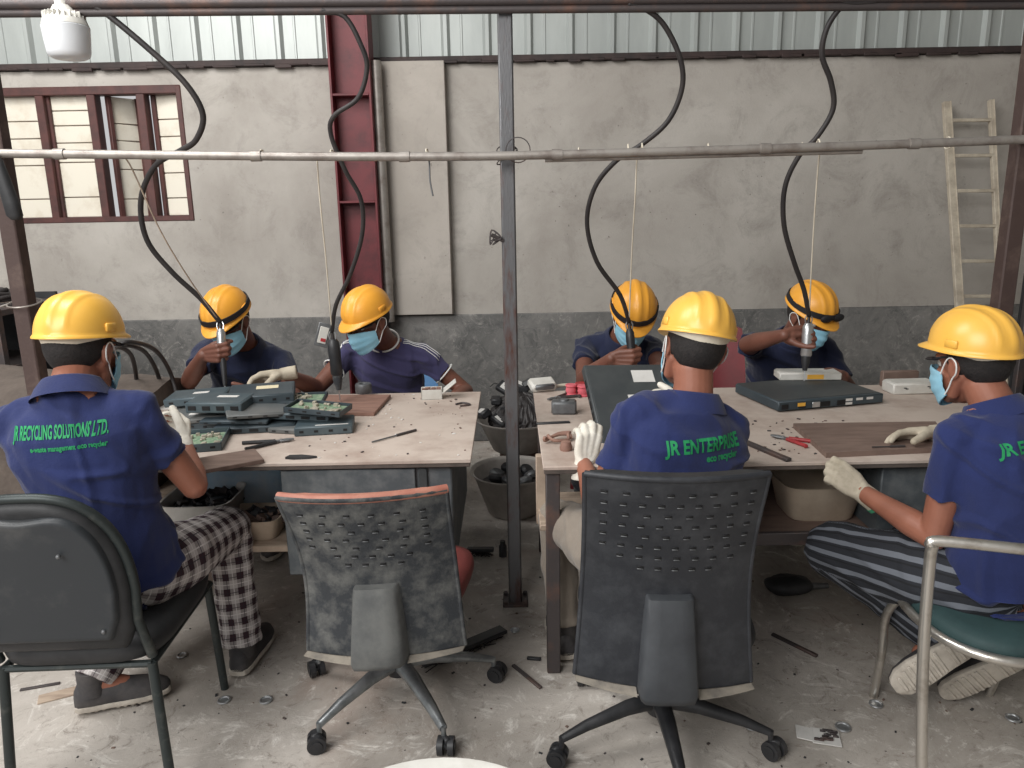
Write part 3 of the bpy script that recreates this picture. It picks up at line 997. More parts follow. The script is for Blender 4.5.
mb = MB(); mb.box((-4.55, 4.3, 2.2), (.1, 1.7, 4.4)); st(B('wall_left_unseen', mb, M['wall'], origin=(-4.5, 0, 0)))  # out of view, added to shape the light from the left
mb = MB(); mb.box((0, 3.9, 4.45), (9.2, 2.6, .1)); mb.box((2.75, -.3, 4.45), (3.7, 5.8, .1)); mb.box((0, 3.2, 4.35), (9.2, .12, .12)); st(B('ceiling_unseen', mb, M['cladding'], origin=(0, 3, 4.4)))  # unseen roof, open at front left; added to steer light and darken the right

# window with two closed board leaves and two standing ajar
win = MB(); d = .05
win.box(((wl + wr) / 2, WY + .04, wt - .02), (wr - wl, .09, .05), bev=.004)
win.box(((wl + wr) / 2, WY + .04, wb + .015), (wr - wl, .09, .035), bev=.004)
win.box((wr - .015, WY + .037, (wb + wt) / 2), (.032, .09, wt - wb + .004), bev=.004)
win.box((wl + .02, WY + .04, (wb + wt) / 2), (.04, .09, wt - wb), bev=.004)
mull = [at(42 + 4, 150, Y=WY).x, at(97, 150, Y=WY).x, at(146, 150, Y=WY).x]
for mx in mull: win.box((mx, WY + .04, (wb + wt) / 2), (.052, .08, wt - wb - .05), bev=.004)
wino = st(B('window_1', win, M['frame_brown'], origin=(wr, WY, wb)))
def leaf(x0, x1, y0, y1, grooves, name='window_leaf'):
    """a leaf of horizontal boards hung between two uprights"""
    a = V((x0, y0, 0)); b = V((x1, y1, 0)); L = (b - a).length; u = (b - a).normalized(); n = V((-u.y, u.x, 0))
    fm = frame(a + V((0, 0, wb + .03)), u, n); hgt = wt - wb - .07
    m2 = MB(); z = 0
    for i, g in enumerate(grooves):
        zz = g * hgt
        m2.box((L / 2, .012, (z + zz) / 2), (L, .016, zz - z - .006), fm, .003, mi=0); z = zz
    m2.box((L / 2, .020, hgt / 2), (L * .99, .006, hgt * .99), fm, mi=1)
    lf = B(name, m2, [M['cream'], M['wood']], wino)
    m2 = MB()
    for xx in (0.0, L): m2.box((xx, 0, hgt / 2), (.028, .032, hgt), fm, .003)
    B('leaf_upright', m2, M['frame_brown'], lf)
gr = (.16, .44, .55, .66, .80, 1.0)
leaf(wl + .05, mull[0] - .03, WY + .05, WY + .05, gr)
leaf(mull[0] + .03, mull[1] - .03, WY + .05, WY + .05, (.17, .46, .62, .76, .88, 1.0))
leaf(at(116, 150, Y=WY + .1).x, at(140, 150, Y=WY + .2).x, WY + .08, WY + .24, (.15, .40, .52, .64, .78, 1.0))
leaf(at(161, 150, Y=WY + .1).x, wr - .03, WY + .08, WY + .05, (.15, .36, .52, .66, .80, 1.0))

# red I-section column standing before the wall
cx0, cx1 = at(336, 150, Y=4.8).x, at(374, 150, Y=4.8).x
rc = thing('steel_column', ((cx0 + cx1) / 2, 4.8, 0), 'dark red steel I-section column standing against the grey wall', 'column')
w = cx1 - cx0
m2 = MB(); m2.box(((cx0 + cx1) / 2, 4.87, 2.1), (w, .010, 4.2)); B('web', m2, M['red_steel'], rc)
for x in (cx0, cx1):
    m2 = MB(); m2.box((x, 4.85, 2.1), (.014, .16, 4.2), bev=.002); B('flange', m2, M['red_steel'], rc)
for py in (95, 202):
    z = at(355, py, Y=4.8).z
    m2 = MB(); m2.box(((cx0 + cx1) / 2, 4.82, z), (w - .014, .10, .014), bev=.002); B('stiffener', m2, M['red_steel'], rc)
m2 = MB(); gx = at(383, 200, Y=4.86).x
m2.tube([V((gx, 4.86, DT - .02)), V((gx, 4.86, WT))], .033, 16)
for z in (1.1, 1.9): m2.tube([V((gx, 4.86, z)), V((gx, 4.86, z + .03))], .037, 16)
tag(B('conduit_pipe', m2, M['galv']), 'grey vertical conduit pipe beside the red column', 'pipe')

# ------------------------------------------------------------ frame over the benches
PY = 2.75
def pipe_between(name, pa, pb, r, mat, label, cat, extra=None, Y=PY, n=16):
    a = at(*pa, Y=Y); b = at(*pb, Y=Y)
    m2 = MB(); m2.tube([a, a.lerp(b, .33), a.lerp(b, .66), b], r, n)
    if extra: extra(m2, a, b, r)
    return tag(B(name, m2, mat), label, cat)
def couplings(m2, a, b, r):
    for t in (.255, .47, .74, .86):
        p = a.lerp(b, t); u = (b - a).normalized()
        m2.tube([p - u * .02, p + u * .02], r * 1.28, 14)
pts = [at(px, py, Y=PY - .045) for px, py in ((-60, 153), (0, 153.5), (160, 155), (320, 156.5), (440, 156.5), (520, 155.5), (650, 152), (850, 146), (1024, 139.5), (1090, 137))]
m2 = MB(); m2.tube(catmull(pts, 4), .0148, 16)
for px in (60, 262, 405, 560, 764, 912):
    q = min(catmull(pts, 12), key=lambda c: abs(c.x - at(px, 150, Y=PY - .045).x)); m2.tube([q - V((.018, 0, 0)), q + V((.018, 0, 0))], .0185, 14)
tag(B('hanging_rail', m2, M['galv'], smooth=60), 'long thin galvanised pipe running across above the workers', 'pipe')
pipe_between('short_pipe', (545, 160), (862, 151.5), .008, M['galv'], 'shorter pipe tied under the right half of the long pipe', 'pipe', Y=PY - .03)
a = at(-60, 5, Y=PY); b = at(1090, -4, Y=PY)
m2 = MB(); u = (b - a).normalized()
for dz, dy, r in ((0.0, 0, .016), (-.026, .006, .013)):
    m2.tube([a + V((0, dy, dz)), a.lerp(b, .5) + V((0, dy, dz)), b + V((0, dy, dz))], r, 14)
beam = tag(B('overhead_beam', m2, M['rust_dark']), 'dark rusty beam across the top of the picture carrying the cables', 'beam')
# hose looping past the top right end of the beam
def post(name, px, py, w, Y, mat, label, z1=2.35, bev=.004, cat='post'):
    x = at(px, py, Y=Y).x
    m2 = MB(); m2.box((x, Y, z1 / 2), (w, w, z1), bev=bev)
    return x, m2, mat, name, label, cat
X0 = at(510, 300, Y=2.80).x
cp = thing('steel_post', (X0, 2.80, 0), 'tall worn grey steel post between the two workbenches', 'post')
m2 = MB(); m2.box((X0, 2.80, 1.15), (.052, .052, 2.3), bev=.006); B('shaft', m2, M['post'], cp)
m2 = MB(); m2.box((X0, 2.80, .005), (.10, .10, .01), bev=.002)
for sx in (-1, 1):
    for sy in (-1, 1): m2.tube([V((X0 + sx * .040, 2.80 + sy * .040, .01)), V((X0 + sx * .040, 2.80 + sy * .040, .022))], .009, 6)
B('base_plate', m2, M['rust_dark'], cp)
m2 = MB()
for k in range(3):
    c = at(507, 150 + k * 4, Y=2.775)
    ring = [c + V((.036 * math.cos(t), .030 * math.sin(t) + .02, .020 * math.sin(t * 1 + k))) for t in (2 * math.pi * j / 20 for j in range(20))]
    m2.tube(ring, .0022, 6, loop=True)
c = at(518, 150, Y=2.75); ring = [c + V((.042 * math.cos(t), 0, .042 * math.sin(t))) for t in (2 * math.pi * j / 24 for j in range(24))]
m2.tube(ring, .0018, 6, loop=True)
tag(B('binding_wire', m2, M['rust_dark']), 'rusty wire binding where the pipe crosses the middle post', 'wire')
m2 = MB(); c = at(500, 238, Y=2.775)
pts = [c + V((rnd.uniform(-.035, .012), rnd.uniform(-.012, .01), rnd.uniform(-.03, .03))) for _ in range(10)]
m2.tube(catmull(pts, 4), .003, 6); m2.tube([c + V((.012, 0, -.01)), c + V((-.03, -.01, .012))], .007, 8)
tag(B('wire_knot', m2, M['rust_dark']), 'small knot of rusty wire stuck on the middle post', 'wire')
XL = at(24, 300, Y=PY).x
m2 = MB(); m2.box((XL, PY, 1.12), (.058, .058, 2.24), bev=.005)
tag(B('steel_post', m2, M['brown_post']), 'dark brown post at the left edge behind the nearest left worker', 'post')
XR = at(1010, 240, Y=PY).x
m2 = MB(); m2.box((XR, PY, 1.12), (.058, .058, 2.24), bev=.005)
tag(B('steel_post', m2, M['brown_post']), 'dark brown post at the right edge beside the ladder', 'post')
m2 = MB(); c = V((XL, PY, at(24, 303, Y=PY).z))
ring = [c + V((.055 * math.cos(t), .055 * math.sin(t), .01 * math.sin(t))) for t in (2 * math.pi * j / 20 for j in range(20))]
m2.tube(ring, .003, 6, loop=True); m2.tube([c + V((-.05, 0, 0)), c + V((-.16, .02, -.03)), c + V((-.3, .05, -.02))], .003, 6)
tag(B('tie_wire', m2, M['galv']), 'pale wire tied round the left brown post', 'wire')
m2 = MB(); c = at(9, 190, Y=PY - .07)
m2.loft([ell_ring(c + V((dx, 0, dz)), V((1, 0, 0)), V((0, 1, 0)), a_, b_, 16) for dx, dz, a_, b_ in ((-.03, .12, .008, .008), (-.024, .10, .016, .016), (-.012, .03, .022, .02), (.0, -.04, .026, .022), (.006, -.085, .026, .02), (.008, -.100, .014, .012))])
tag(B('hanging_bag', m2, M['black_fabric'], smooth=180), 'black cloth bag hung on the left brown post under the pipe', 'bag')

# bulb
bx_ = at(66, 8, Y=PY - .0)
lb = thing('light_bulb', at(66, 62, Y=PY), 'large white LED bulb hanging from the beam at top left', 'light bulb')
c = at(66, 30, Y=PY); s = PY * 1.0 / 760 * .97
def zb(py): return at(66, py, Y=PY).z - c.z
m2 = MB(); m2.lathe([(.001, zb(59)), (.050, zb(59)), (.062, zb(57)), (.067, zb(53)), (.071, zb(40)), (.074, zb(27)), (.07, zb(26)), (.001, zb(26))], 32, T(*c)); B('diffuser', m2, M['bulb'], lb, 50)
m2 = MB(); m2.lathe([(.001, zb(26)), (.072, zb(26)), (.066, zb(20)), (.040, zb(12)), (.03, zb(6)), (.001, zb(6))], 32, T(*c))
for j in range(24):
    t = 2 * math.pi * j / 24
    m2.box((.050, 0, zb(19)), (.030, .003, zb(13) - zb(25)), T(*c) @ Matrix.Rotation(t, 4, 'Z'), .001)
B('heat_sink', m2, M['white_plastic'], lb, 30)
m2 = MB(); m2.lathe([(.001, zb(8)), (.024, zb(8)), (.024, zb(-6)), (.001, zb(-6))], 20, T(*c)); B('socket', m2, M['white_plastic'], lb)

# ------------------------------------------------------------ ladder
ld = thing('ladder', at(975, 305, Y=4.9), 'pale metal ladder leaning on the wall at the right', 'ladder')
def lp(px, py):      # on the leaning plane
    t = (py - 100) / 230.0
    return at(px, py, Y=4.93 - .30 * t)
ra = [lp(946, 102), lp(960.5, 330)]; rb = [lp(990.5, 100), lp(1001, 330)]
ra.append(ra[0] + (ra[1] - ra[0]) * (ra[0].z / (ra[0].z - ra[1].z))); rb.append(rb[0] + (rb[1] - rb[0]) * (rb[0].z / (rb[0].z - rb[1].z)))
for q in (ra, rb):
    m2 = MB(); dd = (q[2] - q[0]); L = dd.length; fm = frame(q[0].lerp(q[2], .5), dd, (0, 1, 0))
    wv = .042 if q is ra else .026
    m2.box((0, 0, 0), (L, .03, wv), fm, .003); m2.box((0, -.014, wv / 2), (L, .010, .006), fm, .001)
    B('side_rail', m2, M['ladder'], ld)
n = 0
for t in np.arange(.052, 1.0, .0985):
    m2 = MB(); p = ra[0].lerp(ra[2], t); q = rb[0].lerp(rb[2], t + .004)
    dd = q - p; fm = frame(p.lerp(q, .5), dd, (0, 1, 0)); m2.box((0, 0, 0), (dd.length, .03, .020), fm, .003)
    B('rung', m2, M['ladder'], ld)

# ------------------------------------------------------------ cables, cords
def cable(pxs, Ys, r, name, mat, label, cat, group=None, end=None, par=None):
    n = len(pxs); pts = [at(p[0], p[1], Y=Ys[0] + (Ys[1] - Ys[0]) * (i / (n - 1)) ** 1.5) for i, p in enumerate(pxs)]
    if end is not None: pts[-1] = V(end)
    m2 = MB(); m2.tube(catmull(pts, 7), r, 8)
    return tag(B(name, m2, mat, smooth=180), label, cat, group)
# ------------------------------------------------------------ workbenches
TT = .75
def bench(name, x0, x1, y0, y1, label):
    t = thing(name, ((x0 + x1) / 2, (y0 + y1) / 2, 0), label, 'table')
    m2 = MB(); cx, cy = (x0 + x1) / 2, (y0 + y1) / 2
    m2.box((cx, cy, TT - .006), (x1 - x0, y1 - y0, .012), bev=.002)
    top = B('tabletop', m2, M['tabletop'], t)
    m2 = MB(); m2.box((cx, cy, TT - .019), (x1 - x0 - .006, y1 - y0 - .006, .014), bev=.002); B('underlay', m2, M['top_edge'], top)
    return t
LX0, LX1, LY0 = -1.62, at(471, 458, Z=TT).x, at(400, 461, Z=TT).y
LY1 = at(400, 393, Z=TT).y
lt = bench('workbench', LX0, LX1, LY0, LY1, 'left workbench with a pale dusty top heaped with dark cases')
# grey pedestal under its right half
qx0, qx1 = at(281, 480, Y=LY0 + .03).x, at(452, 480, Y=LY0 + .03).x
m2 = MB(); m2.box(((qx0 + qx1) / 2, (LY0 + .03 + LY1 - .15) / 2, .53), (qx1 - qx0, LY1 - LY0 - .18, .385), bev=.006); ped = B('cabinet_body', m2, M['desk_grey'], lt)
m2 = MB(); vx = at(416, 480, Y=LY0).x
m2.box(((qx0 + vx) / 2, LY0 + .022, .53), (vx - qx0 - .01, .014, .375), bev=.003); B('cabinet_door', m2, M['desk_grey'], ped)
m2 = MB(); m2.box((vx + .02, LY0 + .024, .53), (.03, .012, .375), bev=.003); B('drawer_side', m2, M['dark_case'], ped)
SHZ = at(265, 546, Y=LY0 + .05).z
m2 = MB(); m2.box(((LX0 + qx0) / 2, (LY0 + .05 + LY1 - .1) / 2, SHZ - .012), (qx0 - LX0, LY1 - LY0 - .15, .024), bev=.003); B('shelf', m2, M['pale_wood'], lt)
for x, y in ((LX0 + .04, LY0 + .06), (LX0 + .04, LY1 - .06)):
    m2 = MB(); m2.box((x, y, .362), (.04, .04, .724), bev=.003); B('leg', m2, M['rust_dark'], lt)
m2 = MB(); m2.box(((qx0 + LX0) / 2, LY1 - .08, (TT - .03 + SHZ) / 2 - .0), (qx0 - LX0, .015, TT - .03 - SHZ)); B('back_panel', m2, M['dark_case'], lt)
for x in (qx0 + .12, qx1 - .12):
    for y in (LY0 + .08, LY1 - .2):
        m2 = MB(); m2.box((x, y, .17), (.05, .05, .34), bev=.003); B('leg', m2, M['rust_dark'], lt)

RX0, RY0 = at(543, 466, Z=TT).x, at(600, 466, Z=TT).y
RX1, RY1 = 1.95, at(700, 388, Z=TT).y
rtb = bench('workbench', RX0, RX1, RY0, RY1, 'right workbench with a pale dusty top, device and white box on it')
for x, y in ((at(553, 560, Y=RY0 + .04).x, RY0 + .04), (RX0 + .04, RY1 - .05), (RX1 - .03, RY0 + .05), (RX1 - .03, RY1 - .05)):
    m2 = MB(); m2.box((x, y, .362), (.045, .045, .724), bev=.003); B('leg', m2, M['rust_dark'], rtb)
S2 = at(820, 530, Y=RY0 + .1).z
m2 = MB(); m2.box(((.72 + RX1) / 2, (RY0 + .08 + RY1) / 2 - .05, S2 - .014), (RX1 - .72, RY1 - RY0 - .2, .028), bev=.003); B('shelf', m2, M['wood'], rtb)
m2 = MB(); m2.box(((.72 + RX1) / 2, RY0 + .075, S2 - .016), (RX1 - .72, .02, .045), bev=.003); B('shelf_rail', m2, M['rust_dark'], rtb)
m2 = MB(); m2.box(((.72 + RX1) / 2, RY1 - .1, .52), (RX1 - .72, .015, .40)); B('back_panel', m2, M['black_fabric'], rtb)  # black sheet added for dark cloth and to deepen shade under the bench
gx0, gx1 = at(883, 480, Y=RY0 + .04).x, at(935, 480, Y=RY0 + .04).x
m2 = MB(); m2.box(((gx0 + gx1) / 2, RY0 + .2, (TT - .03 + S2) / 2), (gx1 - gx0, .3, TT - .03 - S2 - .002), bev=.004); B('cabinet_body', m2, M['desk_grey'], rtb)
# timber stop behind the front leg
m2 = MB(); a = at(526, 470, Y=RY0 + .12); m2.box((a.x + .06, RY0 + .20, .60), (.05, .03, .25), bev=.003)
B('brace', m2, M['pale_wood'], rtb)
m2 = MB(); m2.box((RX0 + .10, RY0 + .20, .52), (.22, .30, .022), bev=.003); B('side_shelf', m2, M['pale_wood'], rtb)

# ------------------------------------------------------------ chairs
def star_base(root, hub, r, a0, mat, hubz=.13, cast=.028):
    n = 5
    for k in range(n):
        t = R(a0 + 72 * k); u = V((math.cos(t), math.sin(t), 0)); l = V((-u.y, u.x, 0))
        m2 = MB(); rg = []
        for f, wz, hz, z in ((.02, .028, .026, hubz), (.35, .024, .022, hubz - .004), (.75, .018, .016, hubz - .028), (1.0, .013, .011, .078)):
            c = hub + u * (r * f) + V((0, 0, z))
            rg.append([c + l * (wz * math.cos(q)) + V((0, 0, hz * math.sin(q))) for q in (2 * math.pi * j / 8 + .4 for j in range(8))])
        m2.loft(rg)
        m2.tube([hub + u * r + V((0, 0, .085)), hub + u * r + V((0, 0, .05))], .008, 8)
        arm = B('base_arm', m2, mat, root, 50)
        m2 = MB(); c = hub + u * (r + .012) + V((0, 0, cast)); ax = (l * .8 + u * .6).normalized()
        for s in (-1, 1):
            m2.tube([c + ax * s * .007, c + ax * s * .024], cast, 20); m2.tube([c + ax * s * .024, c + ax * s * .027], cast * .6, 14)
        m2.tube([c - ax * .008, c + ax * .008], .012, 10); m2.box((0, 0, 0), (.03, .016, .024), frame(c + V((0, 0, .018)), u, l), .003)
        B('caster', m2, M['black_plastic'], arm, 50)
    m2 = MB(); m2.lathe([(.001, hubz - .045), (.038, hubz - .04), (.045, hubz - .01), (.042, hubz + .025), (.03, hubz + .04), (.028, .36), (.001, .36)], 24, T(*hub))
    B('gas_post', m2, M['black_plastic'], root, 50)

def office_chair(label, hub, yaw, rA, a0, base_mat, shell_mat, spine_mat, pad_mat, corners, ydir, rows, seatz=.42, light_slot=False):
    """back shell through four seen corners; spine cover, seat pan, star base"""
    root = thing('office_chair', V((hub[0], hub[1], 0)), label, 'chair', None)
    hub = V((hub[0], hub[1], 0))
    TL, TR, BL, BR = [V(c) for c in corners]
    fwd = V((math.sin(R(yaw)), math.cos(R(yaw)), 0))
    def sp(u, v, off=0.0):      # u 0..1 left-right, v 0..1 bottom-top
        p = (BL.lerp(BR, u)).lerp(TL.lerp(TR, u), v)
        curve = .045 * (1 - (2 * u - 1) ** 2)              # hollow towards the sitter
        lum = .040 * max(0, math.sin(v * math.pi)) ** 1.2          # waist pushed forward
        side = -(.012 * math.sin(v * math.pi)) * (2 * u - 1)
        e = ((TR - TL).normalized())
        return p + fwd * (lum - curve + off) + e * side * 0 + e * side
    NU, NV = 24, 30
    m2 = MB()
    A = [[sp(i / NU, j / NV, 0) for i in range(NU + 1)] for j in range(NV + 1)]
    Bk = [[sp(i / NU, j / NV, .010) for i in range(NU + 1)] for j in range(NV + 1)]
    def shell(m2, A, Bk):
        m2.loft(A, 0, False, closed=False); m2.loft(Bk, 0, False, closed=False)
        e = lambda G: G[0] + [r[-1] for r in G[1:]] + G[-1][::-1][1:] + [r[0] for r in G[::-1][1:-1]]
        m2.loft([e(A), e(Bk)], 0, False)
    shell(m2, A, Bk)
    for j, (v, n, u0, u1) in enumerate(rows):
        for i in range(n):
            u = u0 + (u1 - u0) * i / (n - 1)
            p = sp(u, v, -.0005); q = sp(u + .01, v, -.0005); up = sp(u, v + .01) - sp(u, v)
            fm = frame(p, q - p, up)
            m2.box((0, 0, 0), (.017, .006, .003), fm, .001, mi=2)
            m2.box((0, -.0045, 0), (.015, .0022, .005), fm, .0008, mi=1)
    bk = B('backrest', m2, [shell_mat, M['dull_metal'], M['dark_hole']], root, 50)
    m2 = MB()     # rim
    for a, b in (((0, 0), (0, 1)), ((1, 0), (1, 1))):
        m2.tube([sp(a[0], a[1] + (b[1] - a[1]) * k / 12, .004) for k in range(13)], .007, 8, ref=fwd)
    m2.tube([sp(k / 12, 1, .004) for k in range(13)], .008, 8)
    B('backrest_rim', m2, shell_mat, bk, 60)
    m2 = MB()
    A = [[sp(.03 + .94 * i / NU, .04 + .97 * j / NV, .010) for i in range(NU + 1)] for j in range(NV + 1)]
    Bk = [[sp(.03 + .94 * i / NU, .04 + .97 * j / NV, .010 + .03 * min(1, 6 * min(i, NU - i) / NU + .3)) for i in range(NU + 1)] for j in range(NV + 1)]
    shell(m2, A, Bk)
    if pad_mat is M['orange_vinyl']:
        m2.tube([sp(.0 + 1.0 * k / 16, 1.0, .010) for k in range(17)], .0125, 12)
    B('back_cushion', m2, pad_mat, root, 60)
    for u0, u1 in ((.0, .33), (.67, 1.0)):      # turned out lip along the bottom edge
        m2 = MB(); m2.loft([[sp(u0 + (u1 - u0) * i / 8, .0, -.003) for i in range(9)], [sp(u0 + (u1 - u0) * i / 8, -.03 + .03 * (abs(.5 - (u0 + (u1 - u0) * i / 8)) * 2) ** 1.0, -.030) for i in range(9)], [sp(u0 + (u1 - u0) * i / 8, -.038 + .03 * (abs(.5 - (u0 + (u1 - u0) * i / 8)) * 2), -.024) for i in range(9)], [sp(u0 + (u1 - u0) * i / 8, -.008, .006) for i in range(9)]], 0, False, closed=False)
        B('bottom_lip', m2, M['lip'], bk, 40)
    # spine cover
    m2 = MB(); rg = []
    mid = lambda v, du: sp(.5 + du, v, 0)
    for v, hw, th in ((.44, .125, .004), (.435, .135, .030), (.37, .142, .040), (.12, .165, .052), (.01, .172, .058), (-.025, .165, .052), (-.045, .13, .03)):
        c = mid(v, .0) ; e = (TR - TL).normalized(); W = (TR - TL).length
        rg.append([c + e * (hw * W * x) + fwd * (-th * y + .006) for x, y in ((-1, 0), (-.97, .7), (-.85, 1), (-.4, 1.08), (.4, 1.08), (.85, 1), (.97, .7), (1, 0))])
    m2.loft(rg); B('spine_cover', m2, spine_mat, root, 60)
    # seat
    m2 = MB(); sc_ = hub + fwd * .01 + V((0, 0, seatz)); e = V((fwd.y, -fwd.x, 0))
    rg = []
    for z, w, dd in ((-.045, .20, .19), (-.035, .228, .222), (-.005, .236, .232), (.018, .230, .225), (.028, .20, .195)):
        rg.append(ell_ring(sc_ + V((0, 0, z)), e, fwd, w, dd, 36, 4.0))
    m2.loft(rg); B('seat', m2, M['red_vinyl'] if pad_mat is M['orange_vinyl'] else pad_mat, root, 60)
    m2 = MB(); m2.box((0, 0, 0), (.20, .24, .05), frame(hub + V((0, 0, .355)), e, fwd), .012)
    m2.tube([mid(.05, 0) + fwd * .0, mid(-.03, 0) + fwd * .04, hub + V((0, 0, .345))], .022, 10)
    B('tilt_mechanism', m2, M['black_plastic'], root)
    star_base(root, hub, rA, a0, base_mat)
    return root

rows_b = [(.93 - .052 * k, 8 if k % 2 == 0 else 9, .10, .92) for k in range(6)] + [(.93 - .052 * 6, 7, .20, .85), (.93 - .052 * 7, 5, .32, .72)]
Yt, Yb = 1.66, 1.72
office_chair('large black office chair with perforated plastic back, in front of the middle worker', (.42, 1.98), 0, .315, -89, M['black_plastic'], M['dusty_black'], M['spine_dark'], M['black_fabric'],
             [at(585, 474, Y=Yt), at(770, 474, Y=Yt), at(575, 674, Y=Yb), at(751, 682, Y=Yb)], 1, rows_b)
rows_a = [(.90 - .055 * k, 6 if k % 2 == 0 else 7, .12, .86) for k in range(5)] + [(.90 - .055 * 5, 5, .28, .74), (.90 - .055 * 6, 4, .34, .68)]
office_chair('empty dusty office chair with orange edged back before the left workbench', (-.385, 2.20), 10, .315, -58, M['base_metal'], M['dusty_grey_shell'], M['spine_grey'], M['orange_vinyl'],
             [at(276, 498, Y=1.83), at(446, 490, Y=1.88), at(308, 650, Y=1.90), at(465, 645, Y=1.95)], 1, rows_a)

def tube_chair(label, ox, oy, yaw, w, mats, backh=.80, cat='chair', seat_r=.20, group=None):
    """steel tube chair with rounded padded back; origin at the middle of the seat"""
    root = thing('padded_chair', (ox, oy, 0), label, cat, group)
    F = T(ox, oy, 0) @ Matrix.Rotation(-R(yaw), 4, 'Z')
    hw = w / 2; dp = .22
    P = lambda x, y, z: F @ V((x, y, z))
    for s in (-1, 1):
        m2 = MB(); m2.tube([P(s * (hw + .022), -dp - .03, 0), P(s * hw, -dp, .40)], .013, 12)
        B('leg', m2, mats[0], root)
        m2 = MB(); m2.tube([P(s * hw, dp + .02, 0), P(s * (hw - .01), dp, .40)], .013, 12)
        B('leg', m2, mats[0], root)
    m2 = MB()
    for a, b in (((-1, -1), (1, -1)), ((-1, 1), (1, 1)), ((-1, -1), (-1, 1)), ((1, -1), (1, 1))):
        m2.tube([P(a[0] * hw, a[1] * dp, .395), P(b[0] * hw, b[1] * dp, .395)], .010, 8)
    B('seat_frame', m2, mats[0], root)
    m2 = MB(); rg = []
    for z, k in ((.405, .96), (.415, 1.04), (.445, 1.07), (.465, 1.03), (.475, .93)):
        rg.append(ell_ring(P(0, .0, z), F.to_3x3() @ V((1, 0, 0)), F.to_3x3() @ V((0, 1, 0)), (hw + .012) * k, (dp + .015) * k, 40, 4.5))
    m2.loft(rg); B('seat', m2, mats[1], root, 60)
    # back: padded shield with domed top
    def outline(k=1.0, n=34):
        out = []
        for j in range(n + 1):
            t = math.pi * j / n
            x = (hw + .005) * k * math.copysign(abs(math.cos(t)) ** .75, math.cos(t)); z = .64 + (backh - .64) * k * abs(math.sin(t)) ** .8
            out.append((x, z))
        out += [(-(hw - .005) * k, .53 + (1 - k) * .3), (-(hw - .03) * k, .475 + (1 - k) * .3), ((hw - .03) * k, .475 + (1 - k) * .3), ((hw - .005) * k, .53 + (1 - k) * .3)]
        return out
    def bp(x, z, off): return P(x, -dp - .035 - (z - .45) * .12 - .05 * (1 - (x / hw) ** 2) * .6 + off, z)
    m2 = MB(); rg = []
    for off, k in ((-.022, .90), (-.020, .95), (-.010, .99), (.012, 1.0), (.028, .97), (.034, .9)):
        rg.append([bp(x, z, off) for x, z in outline(k)])
    m2.loft(rg); bk = B('backrest', m2, mats[1], root, 60)
    m2 = MB(); pts = [bp(x * 1.03, z + .006, .0) for x, z in outline(1.0)[:35]]
    pts = [P(hw + .004, -dp, .42), bp(hw * 1.01, .55, 0)] + pts + [bp(-hw * 1.01, .55, 0), P(-hw - .004, -dp, .42)]
    m2.tube(pts, .0125, 10); B('back_frame', m2, mats[0], root, 60)
    m2 = MB(); rg = []
    for off, k in ((-.038, .84), (-.039, .87), (-.033, .89), (-.014, .90)):
        o = []
        for (x, z) in outline(k):
            z = z - .0
            if z > .70 * k + .1 - .06: z -= .028 * math.exp(-(x / (hw * .42)) ** 2)
            o.append(bp(x, z + .012, off))
        rg.append(o)
    m2.loft(rg); B('back_board', m2, mats[2], bk, 60)
    for x, z in ((-.12, .76), (.08, .77), (.14, .55), (-.13, .56)):
        m2 = MB(); m2.sphere(bp(x * hw / .2, z, -.038), .006, nu=10, nv=6)
        B('screw', m2, M['dull_metal'], bk)
    return root
tube_chair('black padded steel chair with rounded back under the left front worker', -1.165, 2.01, -2, .385, [M['chair_leg'], M['black_fabric'], M['back_board']], .905)
tube_chair('black padded steel chair behind the far left worker facing the camera', at(240, 380, Y=3.85).x, 3.80, 180, .42, [M['chair_leg'], M['black_fabric'], M['back_board']], .80)

# chrome tube chair, right
ch = thing('tube_chair', (1.33, 1.93, 0), 'chrome tube chair with green seat under the nearest right worker', 'chair')
hw = .225
for s in (-1, 1):
    m2 = MB(); x = 1.29 + s * .30
    top = V((x + .0, 1.665, .755 + .0))
    pts = [V((x - s * .02, 1.60, .0)), V((x - s * .01, 1.635, .25)), V((x, 1.655, .50)), V((x, 1.668, .70)), top]
    m2.tube(catmull(pts, 5), .0135, 14); B('rear_leg', m2, M['chrome'], ch, 60)
    x = 1.34 + s * .215; m2 = MB(); m2.tube(catmull([V((x - s * .03 - .012, 2.15, 0)), V((x - s * .015, 2.12, .18)), V((x - s * .0, 2.09, .32)), V((x + s * .01 * 0, 2.03, .415))], 5), .0125, 14); B('front_leg', m2, M['chrome'], ch, 60)
hw = .30; C0 = 1.29
m2 = MB(); pts = [V((C0 - hw, 1.668, .70)), V((C0 - hw, 1.667, .745)), V((C0 - hw + .015, 1.665, .765)), V((C0 - .1, 1.60, .768)), V((C0, 1.585, .768)), V((C0 + .1, 1.60, .768)), V((C0 + hw - .015, 1.665, .765)), V((C0 + hw, 1.667, .745)), V((C0 + hw, 1.668, .70))]
m2.tube(catmull(pts, 6), .0135, 14); B('top_rail', m2, M['chrome'], ch, 60)
m2 = MB(); ring = [V((1.33 + .222 * math.copysign(abs(math.cos(t)) ** .8, math.cos(t)), 1.91 + .235 * math.copysign(abs(math.sin(t)) ** .8, math.sin(t)), .425)) for t in (2 * math.pi * j / 40 for j in range(40))]
m2.tube(ring, .013, 12, loop=True); B('seat_ring', m2, M['chrome'], ch, 60)
m2 = MB(); m2.loft([ell_ring(V((1.33, 1.91, z)), V((1, 0, 0)), V((0, 1, 0)), a_, b_, 40, 2.6) for z, a_, b_ in ((.405, .19, .20), (.415, .207, .22), (.445, .212, .225), (.462, .20, .21), (.468, .16, .17))]); B('seat', m2, M['green_seat'], ch, 60)
